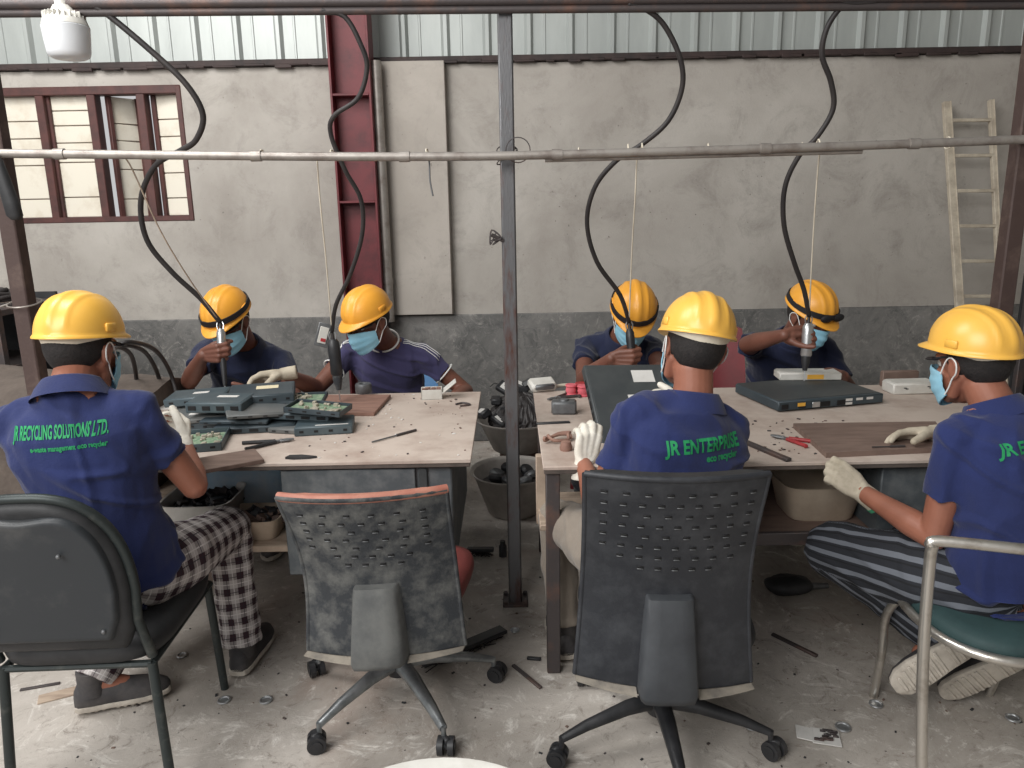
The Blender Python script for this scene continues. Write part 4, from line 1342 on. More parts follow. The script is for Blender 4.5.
m2 = MB(); m2.tube(catmull([V((1.47, 1.69, .43)), V((1.49, 1.65, .55)), V((1.485, 1.63, .70)), V((1.46, 1.615, .766))], 5), .0125, 12)
B('back_upright', m2, M['chrome'], ch, 60)

def plastic_chair(label, x, y, yaw, mat, top=.82, w=.42):
    root = thing('plastic_chair', (x, y, 0), label, 'chair'); F = T(x, y, 0) @ Matrix.Rotation(-R(yaw), 4, 'Z'); P = lambda a, b, c: F @ V((a, b, c))
    for sx in (-1, 1):
        for sy in (-1, 1):
            m2 = MB(); m2.tube([P(sx * .20, sy * .21, 0), P(sx * .17, sy * .17, .41)], [.016, .024], 8); B('leg', m2, mat, root)
    m2 = MB(); m2.loft([ell_ring(P(0, 0, z), F.to_3x3() @ V((1, 0, 0)), F.to_3x3() @ V((0, 1, 0)), .21 * k, .21 * k, 32, 4) for z, k in ((.395, .98), (.40, 1.02), (.418, 1.02), (.424, .97))]); B('seat', m2, mat, root, 60)
    m2 = MB(); rg = []
    for off in (0, .012):
        pass
    A = []; Bk = []
    for j in range(13):
        v = j / 12; z = .40 + (top - .40) * v; ww = w / 2 * (1 - .12 * v ** 3)
        A.append([P(ww * (2 * i / 16 - 1), -.19 - .10 * v + .05 * abs(2 * i / 16 - 1) ** 2, z - .02 * abs(2 * i / 16 - 1) ** 4) for i in range(17)])
        Bk.append([p + F.to_3x3() @ V((0, -.012, 0)) for p in A[-1]])
    e = lambda G: G[0] + [r[-1] for r in G[1:]] + G[-1][::-1][1:] + [r[0] for r in G[::-1][1:-1]]
    m2.loft(A, 0, False, closed=False); m2.loft(Bk, 0, False, closed=False); m2.loft([e(A), e(Bk)], 0, False)
    B('backrest', m2, mat, root, 60)
    return root
plastic_chair('blue plastic chair behind the worker in the striped purple shirt', at(395, 380, Y=3.85).x, 3.86, 180, M['blue_plastic'], .70)
plastic_chair('dark red plastic chair back showing between the two far right workers', at(722, 370, Y=3.62).x, 3.75, 185, M['red_plastic'], .93, .40)
plastic_chair('dark red plastic chair under the worker behind the raised case', at(620, 370, Y=3.8).x - .02, 3.85, 180, M['red_plastic'], .60, .40)
# ------------------------------------------------------------ the seven workers
def J(px, py, Y): return at(px, py, Y=Y)
GB, GD, GF = J(223, 352, 3.18), J(632, 357, 3.19), J(807, 336, 3.11)      # where the hands close on the tools
wB = grip(GB, (.88, -.45, .12), (-.1, 0, 1), -1, .019)
wD = grip(GD, (.92, -.38, .05), (-.05, 0, 1), -1, .019)
wF = grip(GF, (.97, .10, .0), (0, .05, -1), -1, .021)
PA = person(dict(label='worker in blue polo lettered JR RECYCLING SOLUTIONS, plaid trousers, seated nearest at left', seed=1.0,
    pelvis=(-1.15, 2.02, .565), neck=J(72, 391, 1.98), head=J(83, 353, 2.08), hrot=(9, 10, 0), yaw=-6, pyaw=20, hump=.05,
    shR=(-.025, 0, 0), elbowR=J(206, 500, 2.10), wristR=J(184, 445, 2.30), elbowL=J(-15, 500, 2.05), wristL=J(95, 470, 2.40), sleeveR=.62, sleeve=.7,
    handR=dict(dir=(-.35, .9, .25), up=(.35, -.15, .9), glove='glove', curl=(35, 45, 25)), handL=dict(dir=(.3, .95, -.1), up=(0, .1, 1), glove='glove', curl=(35, 45, 25)),
    kneeR=J(226, 525, 2.42), ankleR=(-.95, 2.36, .10), kneeL=(-1.15, 2.5, .6), ankleL=(-1.36, 2.16, .10), footR=(.06, 1, 0), footL=(.78, .30, 0),
    skin=M['skin1'], shirt=M['royal'], trousers=M['plaid'], uv=True, hat=M['helmet'], legw=1.15, glasses=.02, htilt=6, hem=.99,
    print=[('JR RECYCLING SOLUTIONS LTD.', .047, .235, -.004, .81, -1), ('e-waste management eco recycler', .019, .19, .018, .755, 0)]))
PE = person(dict(label='worker in blue polo lettered JR ENTERPRISE, seated in the large black office chair', seed=2.0,
    pelvis=(.39, 2.06, .555), neck=J(692, 402, 2.10), head=J(693, 351, 2.14), hrot=(-6, 6, 11), yaw=-20, pyaw=-8, hump=.05, tilt=.05, wide=1.02,
    elbowL=J(576, 540, 2.16), wristL=J(584, 464, 2.32), shL=(-.01, .02, -.02), shR=(-.04, .05, .0), elbowR=(.74, 2.38, .62), wristR=(.60, 2.52, .86), sleeve=.58,
    handL=dict(dir=(.20, .25, .95), up=(.95, .2, -.2), glove='glove', curl=((38, 32, 38, 46), 46, 30), thumb=(66, 16, 4), spread=9), handR=dict(dir=(-.4, .9, .1), up=(0, 0, 1), glove='glove', curl=(35, 45, 25)),
    kneeL=(.15, 2.45, .6), ankleL=(.17, 2.42, .10), kneeR=(.62, 2.5, .6), ankleR=(.62, 2.40, .10), footL=(-.1, 1, 0), footR=(.1, 1, 0),
    skin=M['skin1'], shirt=M['royal'], trousers=M['grey_trouser'], hat=M['helmet'], htilt=0,
    print=[('JR ENTERPRISE', .052, .24, .0, .745, 15), ('eco recycler', .027, .115, .058, .688, 15)]))
PG = person(dict(label='worker in blue polo and striped dark trousers seated on the chrome chair at right', seed=3.0,
    pelvis=(1.37, 1.94, .525), neck=J(995, 410, 2.04), head=J(972, 366, 2.10), shL=(.03, 0, 0), hrot=(-20, 10, 0), yaw=-12, pyaw=-34, hump=.06,
    elbowL=J(935, 560, 1.95), wristL=J(862, 492, 2.20), elbowR=(1.5, 2.5, .7), wristR=J(934, 433, 2.44), sleeve=.62,
    handL=dict(dir=(-.70, .25, .55), up=(.5, .3, .8), glove='glove_grey', curl=(50, 65, 40), thumb=(24, 30, 20), band=True), handR=dict(dir=(-.97, .06, -.06), up=(.15, -.70, .50), glove='glove_grey', curl=(10, 22, 16), spread=9),
    kneeL=(1.00, 2.38, .33), ankleL=(1.32, 2.09, .245), kneeR=(1.16, 2.55, .48), ankleR=(1.50, 2.12, .20), footL=(-.80, .02, -.58), footR=(-.62, .25, -.60), footupL=(.15, .95, -.10), footupR=(.1, .9, .2),
    skin=M['skin1'], shirt=M['royal'], trousers=M['striped'], uv=True, hat=M['helmet'], glasses=.022, htilt=14, hem=.99, legw=1.28,
    print=[('JR ENTERPRISE', .046, .24, .01, .76, 3), ('eco recycler', .026, .12, .06, .715, 3)]))
PB = person(dict(label='worker in navy polo at far left guiding a silver screwdriver with bare hand', seed=4.0,
    pelvis=(J(240, 400, 3.75).x, 3.78, .52), neck=J(244, 345, 3.58), head=J(230, 323, 3.44), hrot=(196, 26, 3), yaw=184, hump=.07,
    elbowR=J(178, 402, 3.40), wristR=wB, elbowL=J(292, 392, 3.45), wristL=J(262, 397, 3.18), sleeve=.60,
    handR=dict(dir=(.88, -.45, .12), up=(-.1, 0, 1), curl=(50, 68, 45), thumb=(35, 42, 25)), handL=dict(dir=(-.85, -.5, -.1), up=(.2, -.4, .85), curl=(20, 30, 20)),
    kneeR=(-1.45, 3.3, .6), ankleR=(-1.42, 3.40, .10), kneeL=(-1.1, 3.3, .6), ankleL=(-1.12, 3.40, .10), footR=(0, -1, 0), footL=(0, -1, 0),
    skin=M['skin2'], shirt=M['navy'], trousers=M['dark_trouser'], hat=M['helmet_deep'], strap='on', glasses=.014))
PC = person(dict(label='worker in purple navy shirt with white shoulder stripes reaching a gloved hand over', seed=5.0,
    pelvis=(J(392, 400, 3.75).x, 3.78, .52), neck=J(384, 342, 3.60), head=J(369, 323, 3.46), hrot=(218, 18, 0), yaw=190, hump=.05, collar='round',
    elbowR=J(312, 386, 3.42), wristR=J(284, 374, 3.24), elbowL=J(462, 384, 3.66), wristL=J(446, 404, 3.38), sleeve=.52,
    handR=dict(dir=(-.95, -.22, -.10), up=(-.1, -.7, .45), glove='glove_grey', curl=(24, 30, 20), thumb=(30, 40, 10)), handL=dict(dir=(-.5, -.8, -.15), up=(-.4, -.3, .8), curl=(40, 50, 30)),
    kneeR=(-.9, 3.3, .6), ankleR=(-.86, 3.40, .10), kneeL=(-.5, 3.3, .6), ankleL=(-.55, 3.40, .10), footR=(0, -1, 0), footL=(0, -1, 0),
    skin=M['skin2'], shirt=M['purple'], trousers=M['dark_trouser'], hat=M['helmet_deep'], strap='none', glasses=.018))
PD = person(dict(label='worker in navy polo bent over behind the raised dark case, face down', seed=6.0,
    pelvis=(J(612, 400, 3.75).x, 3.80, .52), neck=J(622, 338, 3.62), head=J(632, 317, 3.46), hrot=(180, 36, -4), yaw=178, hump=.08,
    elbowR=J(570, 392, 3.48), wristR=wD, elbowL=(.75, 3.4, .75), wristL=(.62, 3.12, .82), sleeve=.58,
    handR=dict(dir=(.92, -.38, .05), up=(-.05, 0, 1), curl=(50, 68, 45), thumb=(35, 42, 25)), handL=dict(dir=(-.7, -.6, 0), up=(0, 0, 1), curl=(30, 40, 30)),
    kneeR=(.3, 3.3, .6), ankleR=(.35, 3.45, .10), kneeL=(.65, 3.3, .6), ankleL=(.6, 3.45, .10), footR=(0, -1, 0), footL=(0, -1, 0),
    skin=M['skin2'], shirt=M['navy'], trousers=M['dark_trouser'], hat=M['helmet_deep'], strap='on'))
PF = person(dict(label='worker in navy polo at far right, elbow raised, pressing a silver screwdriver down', seed=7.0,
    pelvis=(J(780, 400, 3.75).x, 3.80, .52), neck=J(792, 339, 3.62), head=J(808, 318, 3.46), hrot=(154, 24, 0), yaw=172, hump=.07,
    shR=(-.02, -.02, .03), elbowR=J(706, 352, 3.42), wristR=wF, elbowL=J(842, 380, 3.60), wristL=J(843, 376, 3.36), sleeveR=.40, sleeve=.72,
    handR=dict(dir=(.97, .10, .0), up=(0, .05, -1), curl=(50, 66, 42), thumb=(30, 42, 20)), handL=dict(dir=(-.45, -.8, -.1), up=(-.3, 0, .9), curl=(30, 40, 25)),
    kneeR=(.95, 3.3, .6), ankleR=(1.0, 3.45, .10), kneeL=(1.35, 3.3, .6), ankleL=(1.3, 3.45, .10), footR=(0, -1, 0), footL=(0, -1, 0),
    skin=M['skin2'], shirt=M['navy'], trousers=M['dark_trouser'], hat=M['helmet_deep'], strap='on', goggles='peak'))
# ------------------------------------------------------------ screwdrivers, cables and cords
def driver(name, top, tip, r, label, body, nose, blen=.62, group=None):
    """electric screwdriver hanging from its cable"""
    top, tip = V(top), V(tip); ax = (tip - top); L = ax.length; ax.normalize()
    x, y, _ = basis(ax)
    fm = Matrix((x, y, ax)).transposed().to_4x4(); fm.translation = top
    root = thing(name, tip, label, 'screwdriver', group)
    m2 = MB(); m2.lathe([(.001, .03), (r * .6, .03), (r * .95, .045), (r, .07), (r, L * .30), (r * .92, L * .42), (r * .98, L * blen), (r * .8, L * (blen + .02)), (.001, L * (blen + .02))], 24, fm)
    m2.box((0, r * .9, L * .34), (.012, .012, .05), fm, .003)
    B('motor_housing', m2, body, root, 50)
    m2 = MB(); m2.lathe([(.001, L * (blen + .02)), (r * .78, L * (blen + .02)), (r * .75, L * (blen + .10)), (r * .48, L * .80), (r * .40, L * .84), (.001, L * .84)], 24, fm); B('nose', m2, nose, root, 50)
    m2 = MB(); m2.tube([fm @ V((0, 0, L * .82)), fm @ V((0, 0, L))], [.0035, .0025], 8); B('bit', m2, M['silver'], root)
    m2 = MB(); m2.tube(catmull([fm @ V((-.010, 0, .035)), fm @ V((-.014, 0, .010)), fm @ V((0, 0, -.006)), fm @ V((.014, 0, .010)), fm @ V((.010, 0, .035))], 4), .003, 6); B('hanger', m2, M['silver'], root)
    m2 = MB(); m2.tube([fm @ V((0, 0, 0)), fm @ V((0, 0, .032))], [.006, .008], 10); B('strain_relief', m2, M['black_rubber'], root)
    return root
YT = 3.06
d1t, d1b = J(220, 322, 3.20), J(226, 398, 3.12)
driver('electric_screwdriver', d1t, d1b, .019, 'silver and black electric screwdriver held by the far left worker', M['silver'], M['black_plastic'], .40)
d2t, d2b = J(332, 332, 3.12), J(340, 398, 3.12)
driver('electric_screwdriver', d2t, V((d2b.x, d2b.y, TT + .022)), .026, 'dark electric screwdriver hanging upright before the purple shirted worker', M['black_plastic'], M['dusty_grey_shell'], .60)
d3t, d3b = J(629, 322, 3.22), J(634, 385, 3.17)
driver('electric_screwdriver', d3t, d3b, .019, 'dark electric screwdriver held by the worker behind the raised case', M['black_plastic'], M['black_plastic'], .55)
d4t, d4b = J(809, 316, 3.12), J(804, 381, 3.08)
driver('electric_screwdriver', d4t, d4b, .023, 'silver electric screwdriver pressed onto the flat white box', M['silver'], M['black_plastic'], .60)

cable([(96, 7), (112, 18), (150, 50), (186, 84), (203, 115), (196, 140), (180, 151), (155, 166), (141, 200), (147, 240), (172, 272), (200, 298), (217, 318)], (PY, 3.20), .0105, 'power_cable', M['black_rubber'], 'black cable snaking down to the far left screwdriver', 'cable', end=d1t)
cable([(322, 10), (345, 17), (361, 45), (367, 68), (358, 98), (334, 116), (331, 135), (345, 170), (361, 200), (362, 235), (350, 275), (336, 305), (331, 322)], (PY, 3.12), .0085, 'power_cable', M['black_rubber'], 'black cable curling in front of the red column', 'cable', end=d2t)
cable([(628, 4), (645, 9), (664, 25), (680, 58), (682, 88), (668, 121), (641, 145), (617, 160), (595, 187), (587, 223), (597, 262), (620, 295), (628, 314)], (PY, 3.22), .0095, 'power_cable', M['black_rubber'], 'black cable in a big S right of the middle post', 'cable', end=d3t)
cable([(856, -1), (842, 6), (827, 28), (822, 55), (831, 82), (833, 109), (817, 137), (799, 156), (785, 187), (784, 225), (794, 262), (804, 290), (809, 310)], (PY, 3.12), .0095, 'power_cable', M['black_rubber'], 'black cable snaking down to the silver screwdriver at right', 'cable', end=d4t)
cable([(830, -4), (850, 3), (870, 2), (893, -3)], (PY, PY), .009, 'power_cable', M['black_rubber'], 'short loop of black cable at the top right of the beam', 'cable')
for pts, e, lab in (([(118, 155), (130, 165), (160, 230), (190, 280), (214, 316)], d1t, 'tan cord slanting from the pipe to the far left screwdriver'),
                    ([(317, 158), (320, 200), (326, 260), (331, 320)], d2t, 'thin white cord beside the red column down to a dark screwdriver'),
                    ([(637, 152), (635, 200), (632, 250), (629, 316)], d3t, 'thin white cord hanging down to the worker behind the raised case'),
                    ([(820, 148), (817, 180), (813, 240), (810, 312)], d4t, 'thin white cord hanging down to the silver screwdriver at right')):
    cable(pts, (PY + .02, e.y), .0028, 'string', M['liner'] if 'tan' not in lab else M['pale_wood'], lab, 'cord', end=e)
cable([(425, 150), (429, 160), (430, 180), (433, 196)], (PY, PY), .003, 'wire_hook', M['dull_metal'], 'short wire with a hooked end hanging from the pipe', 'wire')
m2 = MB()
for px, py, rr in ((262, 155, .017), (332, 155, .017), (427, 154, .017), (579, 153, .017), (628, 151, .022), (642, 150, .022), (708, 149, .017), (802, 148, .017), (818, 146, .022), (948, 143, .02)):
    c = at(px, py, Y=PY); m2.tube([c + V((.002 * math.sin(t * 2), rr * math.cos(t), rr * math.sin(t))) for t in (2 * math.pi * j / 16 for j in range(16))], .0026, 6, loop=True)
tag(B('wire_ties', m2, M['liner']), 'pale wire ties wrapped round the long pipe', 'ties', kind='stuff')
# card in a holder hanging by the dark screwdriver
m2 = MB(); c = at(323, 335, Y=3.16); fm = T(*c) @ rot(0, 18, 20)
m2.box((0, 0, 0), (.055, .006, .10), fm, .002, 1); m2.box((.0, -.005, .0), (.036, .004, .07), fm, .001, 0); m2.box((.004, -.008, -.02), (.02, .002, .014), fm, 0, 2)
tag(B('test_card', m2, [M['white_plastic'], M['dull_metal'], M['red_grip']]), 'small grey holder with a pale card hanging beside the dark screwdriver', 'card')
for i, pts in enumerate(([(118, 347), (131, 355), (136, 375), (138, 400)], [(124, 345), (145, 352), (158, 375), (163, 402)], [(130, 342), (155, 350), (170, 372), (178, 400)])):
    P3 = [J(p[0], p[1], 2.75 + .25 * k) for k, p in enumerate(pts)]; P3[-1] = at(pts[-1][0], pts[-1][1], Z=TT + .012) if i else at(pts[-1][0], pts[-1][1], Z=TT + .012)
    P3 = [J(pts[0][0] - 16, pts[0][1] + 6, 2.72)] + P3
    m2 = MB(); m2.tube(catmull(P3, 7), .009, 8)
    tag(B('black_hose', m2, M['black_rubber'], smooth=180), ('innermost and shortest of three arched black hoses beyond the left front worker', 'middle of three arched black hoses beyond the left front worker', 'outermost and highest of three arched black hoses beyond the left front worker')[i], 'hose', 'arched black hoses')

# ------------------------------------------------------------ heap of cases on the left bench
def device(cx, cy, z, w, d, h, rz, label, mat, kind=0, tx=0, ty=0, lab=None, group='dark device cases heaped on the left bench', name='device_case', labpos=(0, 0)):
    """flat electronics case with rim, ports, feet and paper label"""
    F = T(cx, cy, z) @ rot(tx, ty, rz)
    root = thing(name, (cx, cy, z), label, 'device', group)
    m2 = MB()
    if kind == 3:       # open tray with board inside
        m2.box((0, 0, .002), (w, d, .004), F, .001)
        for s in (-1, 1):
            m2.box((s * (w / 2 - .002), 0, h / 2), (.004, d, h), F, .001); m2.box((0, s * (d / 2 - .002), h / 2), (w, .004, h), F, .001)
    else:
        m2.box((0, 0, h / 2), (w, d, h), F, .004)
        m2.box((0, 0, h + .0005), (w * .94, d * .92, .002), F, .001)
    body = B('case', m2, mat, root)
    m2 = MB()
    k = max(3, int(w / .05))
    for i in range(k):
        x = -w / 2 + w * (i + .5) / k
        if kind == 1: m2.box((x, -d / 2 - .0005, h * .5), (w / k * .55, .003, h * .42), F, .0005)
        else: m2.box((x, -d / 2 - .0005, h * .5), (w / k * .28, .002, h * .25), F, .0005)
    B('ports', m2, M['dark_hole'], body)
    if kind == 3:
        m2 = MB(); m2.box((0, 0, h * .45), (w * .9, d * .88, .003), F); b2 = B('circuit_board', m2, M['pcb'], root)
        m2 = MB(); r_ = random.Random(int(cx * 1000))
        for _ in range(26):
            s_ = r_.uniform(.006, .022); m2.box((r_.uniform(-.42, .42) * w, r_.uniform(-.4, .4) * d, h * .45 + .006), (s_, r_.uniform(.006, .02), r_.uniform(.006, .014)), F, .001)
        B('components', m2, M['comp'], b2)['kind'] = 'stuff'
    if lab:
        m2 = MB(); m2.box((labpos[0], labpos[1], h + .0018), (lab[0], lab[1], .0008), F); B('paper_label', m2, lab[2], root)
    return root
def dv(px, py, z, w, d, h, rz, label, mat, kind=0, tx=0, ty=0, lab=None, **kw):
    p = at(px, py, Z=z + h)
    return device(p.x, p.y, z, w, d, h, rz, label, mat, kind, tx, ty, lab, **kw)
wl_ = M['white_label']; yl = M['yellow_label']
# bottom layer
dv(190, 437, TT, .24, .20, .030, 12, 'open case with pale components at the front left corner of the heap', M['teal'], 3)
dv(258, 421, TT, .30, .16, .026, 6, 'low blue grey case at the bottom front of the heap', M['teal2'], 1)
dv(325, 421, TT, .21, .15, .034, 8, 'case at the bottom right corner of the heap with a pale strip', M['teal'], 0, lab=(.12, .010, wl_), labpos=(.03, -.06))
dv(218, 416, TT, .26, .20, .030, -8, 'slate case low in the middle of the heap', M['teal2'])
dv(296, 424, TT, .16, .14, .020, -14, 'small low case between the two front cases of the heap', M['lid'])
# middle layers
dv(298, 408, TT + .036, .30, .17, .026, -6, 'blue grey case with long dark slots on the right of the heap', M['teal'], 1, ty=2)
dv(204, 411, TT + .036, .30, .18, .018, 9, 'thin flat lid with a white label on the left of the heap', M['lid'], 0, lab=(.075, .035, wl_), labpos=(-.01, -.02), tx=4, ty=-3)
dv(240, 415, TT + .034, .26, .14, .016, -3, 'thin slate plate sticking out under the skewed lid', M['teal2'], tx=3)
dv(262, 406, TT + .062, .27, .19, .016, 24, 'bare grey brown lid lying skewed in the middle of the heap', M['lid'], tx=5, ty=4)
dv(318, 405, TT + .068, .22, .13, .022, -9, 'open tray with loose parts on the right of the heap', M['teal2'], 3, ty=4)
dv(295, 397, TT + .064, .24, .15, .018, 6, 'open tray of pale parts behind the right end of the heap', M['teal2'], 3)
dv(222, 396, TT + .030, .30, .20, .030, 0, 'slate case near the back of the heap', M['teal2'])
# upper layers
dv(199, 393, TT + .066, .23, .16, .032, 7, 'case with small white label at the back left of the heap', M['teal'], 0, lab=(.06, .03, wl_), labpos=(.01, .0), ty=-2)
dv(221, 398, TT + .074, .22, .14, .040, -5, 'thick case with square ports facing the camera atop the heap', M['teal'], 1, lab=(.08, .025, wl_), labpos=(.02, .02), tx=2)
dv(262, 389, TT + .082, .25, .19, .036, 14, 'topmost dark case with a yellowed label', M['teal2'], 0, tx=3, lab=(.085, .045, yl), labpos=(.02, .02))

def flat(name, px, py, z, w, d, h, rz, mat, label, cat, bev=.002, tx=0, ty=0, group=None):
    p = at(px, py, Z=z + h); m2 = MB(); m2.box((0, 0, h / 2), (w, d, h), T(p.x, p.y, z) @ rot(tx, ty, rz), bev)
    return tag(B(name, m2, mat, origin=(p.x, p.y, z)), label, cat, group)
flat('wooden_board', 343, 403, TT, .34, .30, .016, -4, M['wood_red'], 'reddish brown board under the dark screwdriver on the left bench', 'board')
flat('wooden_board', 222, 460, TT, .24, .14, .014, 30, M['wood'], 'dark brown plank at the front left edge of the left bench', 'board')
flat('paper_sheet', 165, 405, TT, .20, .15, .004, 20, M['white_label'], 'white sheets of paper at the far left of the left bench', 'paper', .0005)
flat('wooden_board', 164, 395, TT, .20, .24, .010, 0, M['wood'], 'brown board under the papers at left', 'board') if 0 else None
flat('small_card', 243, 452, TT, .03, .014, .003, 20, M['white_label'], 'tiny white scrap beside the dark pliers', 'scrap', .0005)
# grey block
p = at(363, 394, Z=TT + .016); m2 = MB(); m2.lathe([(.001, 0), (.034, 0), (.036, .006), (.036, .036), (.033, .042), (.018, .042), (.017, .038), (.001, .038)], 28, T(p.x, p.y + .02, TT + .017)); tag(B('tape_roll', m2, M['dull_metal']), 'grey round block standing on the reddish board', 'roll')
# white parts box with open lid
p = at(432, 398, Z=TT); bxr = thing('parts_box', (p.x, p.y, TT), 'small white box with a tilted lid near the back of the left bench', 'box')
F = T(p.x, p.y, TT) @ rot(0, 0, 6); m2 = MB()
m2.box((0, 0, .002), (.09, .07, .004), F)
for s in (-1, 1): m2.box((s * .043, 0, .022), (.004, .07, .044), F, .001); m2.box((0, s * .033, .022), (.09, .004, .044), F, .001)
bxx = B('box', m2, M['white_plastic'], bxr)
m2 = MB(); r_ = random.Random(5)
for _ in range(14): m2.box((r_.uniform(-.034, .034), r_.uniform(-.024, .024), .036 + r_.uniform(0, .006)), (.018, .01, .008), F @ rot(0, 0, 0), .001)
B('screws', m2, M['wood_red'], bxr)
m2 = MB(); m2.box((.030, 0, .004), (.10, .07, .006), F @ T(.046, 0, .022) @ rot(0, -38, 0), .002); B('lid', m2, M['white_plastic'], bxr)

def pliers(px, py, rz, label, grip, L=.17, z=TT, sp_=9, glen=.62):
    p = at(px, py, Z=z + .006); root = thing('pliers', (p.x, p.y, z), label, 'pliers'); F = T(p.x, p.y, z + .0075) @ rot(0, 0, rz)
    for s in (-1, 1):
        m2 = MB(); m2.tube([F @ V((.045, s * .002, 0)), F @ V((.02, s * .006, 0)), F @ V((0, s * .002, 0)), F @ V((-.02, -s * .008, 0))], [.0035, .006, .006, .005], 8, flat=.8); B('jaw', m2, M['dull_metal'], root)
        m2 = MB(); a = R(sp_); m2.tube(catmull([F @ V((-.018, -s * .007, 0)), F @ V((-.06, -s * .020, 0)), F @ V((-.10, -s * (.02 + .10 * math.sin(a)), 0)), F @ V((-L * .75, -s * (.02 + .15 * math.sin(a)), 0))], 4), .0065, 8); B('handle', m2, grip, root)
    m2 = MB(); m2.tube([F @ V((0, 0, -.006)), F @ V((0, 0, .007))], .005, 10); B('pivot', m2, M['silver'], root)
pliers(281, 441, 26, 'dark open pliers lying on the front of the left bench', M['black_plastic'], .17, sp_=8)
pliers(783, 438, 132, 'red handled pliers lying on the right bench near the front edge', M['red_grip'], .13, sp_=7)
def stick(name, pa, pb, r, mat, label, cat, z=TT, r2=None, grip=None):
    a = at(*pa, Z=z + r); b = at(*pb, Z=z + r); root = thing(name, (a + b) * .5 - V((0, 0, r)), label, cat)
    m2 = MB(); m2.tube([a, a.lerp(b, .45)], r, 10); B('handle', m2, grip or mat, root)
    m2 = MB(); m2.tube([a.lerp(b, .44), b], r2 or r * .6, 8); B('shaft', m2, mat, root)
    return root
stick('screwdriver', (416, 430), (372, 442), .005, M['dull_metal'], 'thin rusty screwdriver lying alone on the bare left benchtop', 'screwdriver', grip=M['rust_dark'])
m2 = MB(); p = at(301, 458, Z=TT)
m2.prism([(-.05, -.01), (-.02, -.018), (.03, -.014), (.055, -.004), (.03, .004), (0, .014), (-.04, .012)], .008, T(p.x, p.y, TT)); tag(B('plastic_scrap', m2, M['black_plastic']), 'small black plastic scrap at the front edge of the left bench', 'scrap')
m2 = MB(); p = at(463, 405, Z=TT); m2.tube(catmull([V((p.x - .03, p.y, TT + .004)), V((p.x, p.y + .02, TT + .004)), V((p.x + .03, p.y - .01, TT + .004)), V((p.x - .01, p.y - .03, TT + .004))], 5), .0045, 6); tag(B('wire_scrap', m2, M['rust_dark']), 'small rusty scrap at the right end of the left bench', 'scrap')

def crumbs(name, x0, x1, y0, y1, z, n, seed, mats, label, smax=.008, dens=None):
    r_ = random.Random(seed); m2 = MB()
    for _ in range(n):
        s_ = r_.uniform(.002, smax); x, y = r_.uniform(x0, x1), r_.uniform(y0, y1)
        k = r_.choice(range(len(mats)))
        m2.box((0, 0, s_ * .25), (s_ * r_.uniform(.6, 2.0), s_, s_ * .5), T(x, y, z) @ rot(0, 0, r_.uniform(0, 180)), s_ * .1, mi=k)
    return tag(B(name, m2, mats, origin=((x0 + x1) / 2, (y0 + y1) / 2, z)), label, 'debris', kind='stuff')
crumbs('bench_crumbs', -.75, LX1 - .02, LY0 + .03, LY1 - .03, TT, 90, 4, [M['wood'], M['white_label'], M['rust_dark']], 'tiny crumbs and chips scattered over the left benchtop')
crumbs('bench_crumbs', .72, 1.25, RY0 + .05, RY0 + .5, TT, 90, 8, [M['wood'], M['rust_dark'], M['black_plastic']], 'dark crumbs and chips scattered over the right benchtop')
crumbs('floor_crumbs', -1.4, 1.8, 1.5, 3.0, 0.0, 260, 11, [M['rust_dark'], M['wood'], M['black_plastic']], 'dark crumbs and chips scattered over the floor', .008)

# ------------------------------------------------------------ things on the right bench
def P75(px, py, z=TT): return at(px, py, Z=z)
# case held upright by the middle worker
tl, tr_, bl, br = J(580, 373, 2.78), J(655, 362, 2.86), J(606, 458, 2.50), J(690, 455, 2.56)
hc_ = thing('device_case', bl.lerp(br, .5), 'large dark case tipped up on edge in the middle worker\'s glove', 'device')
ux = (br - bl).normalized(); uy = (tl.lerp(tr_, .5) - bl.lerp(br, .5)); W_, H_ = (br - bl).length + .02, uy.length
F = frame(bl.lerp(br, .5) + V((0, 0, .0)), ux, uy); n_ = 1 if (F.to_3x3() @ V((0, 0, 1))).y < 0 else -1
m2 = MB(); m2.box((0, H_ / 2, 0), (W_, H_, .038), F, .005); cs_ = B('case', m2, M['dark_case'], hc_)
m2 = MB(); m2.box((0, H_ / 2, n_ * .0195), (W_ * .95, H_ * .95, .003), F, .001); B('cover_plate', m2, M['dark_case'], cs_)
for (x, y, w, h) in ((.055, H_ * .85, .085, .055), (.01, H_ * .60, .07, .028)):
    m2 = MB(); m2.box((x, y, n_ * .0215), (w, h, .001), F); B('paper_label', m2, M['white_label'], hc_)
m2 = MB()
for i in range(6): m2.box((-W_ / 2 - .0008, H_ * (.2 + .12 * i), 0), (.003, .03, .016), F, .0005)
B('ports', m2, M['dark_hole'], cs_)

# network switch with the white box on it
sfl, sfr = P75(773, 413), P75(883, 404)
sw_w, sw_d, sw_h = .43, .36, .044
p = at(823, 394, Z=TT + sw_h); F = T(.5 * (at(780, 412, Z=TT).x + at(882, 404, Z=TT).x) - .02, 0, 0)
fl = at(778, 413, Z=TT); fr = at(883, 404, Z=TT); ux = V((fr.x - fl.x, fr.y - fl.y, 0)); fw_ = ux.length; ux.normalize(); uy = V((-ux.y, ux.x, 0))
Fs = frame(V((fl.x, fl.y, TT)), ux, uy)
bkd = at(745, 383, Z=TT + sw_h); dd_ = min(max((V((bkd.x, bkd.y, 0)) - V((fl.x, fl.y, 0))).dot(uy), .28), .42)
sw = thing('network_switch', Fs @ V((fw_ / 2, dd_ / 2, 0)), 'wide dark network switch lying flat on the right bench under a white box', 'device')
m2 = MB(); m2.box((fw_ / 2, dd_ / 2, sw_h / 2 + .003), (fw_, dd_, sw_h - .006), Fs, .004); sb = B('case', m2, M['teal2'], sw)
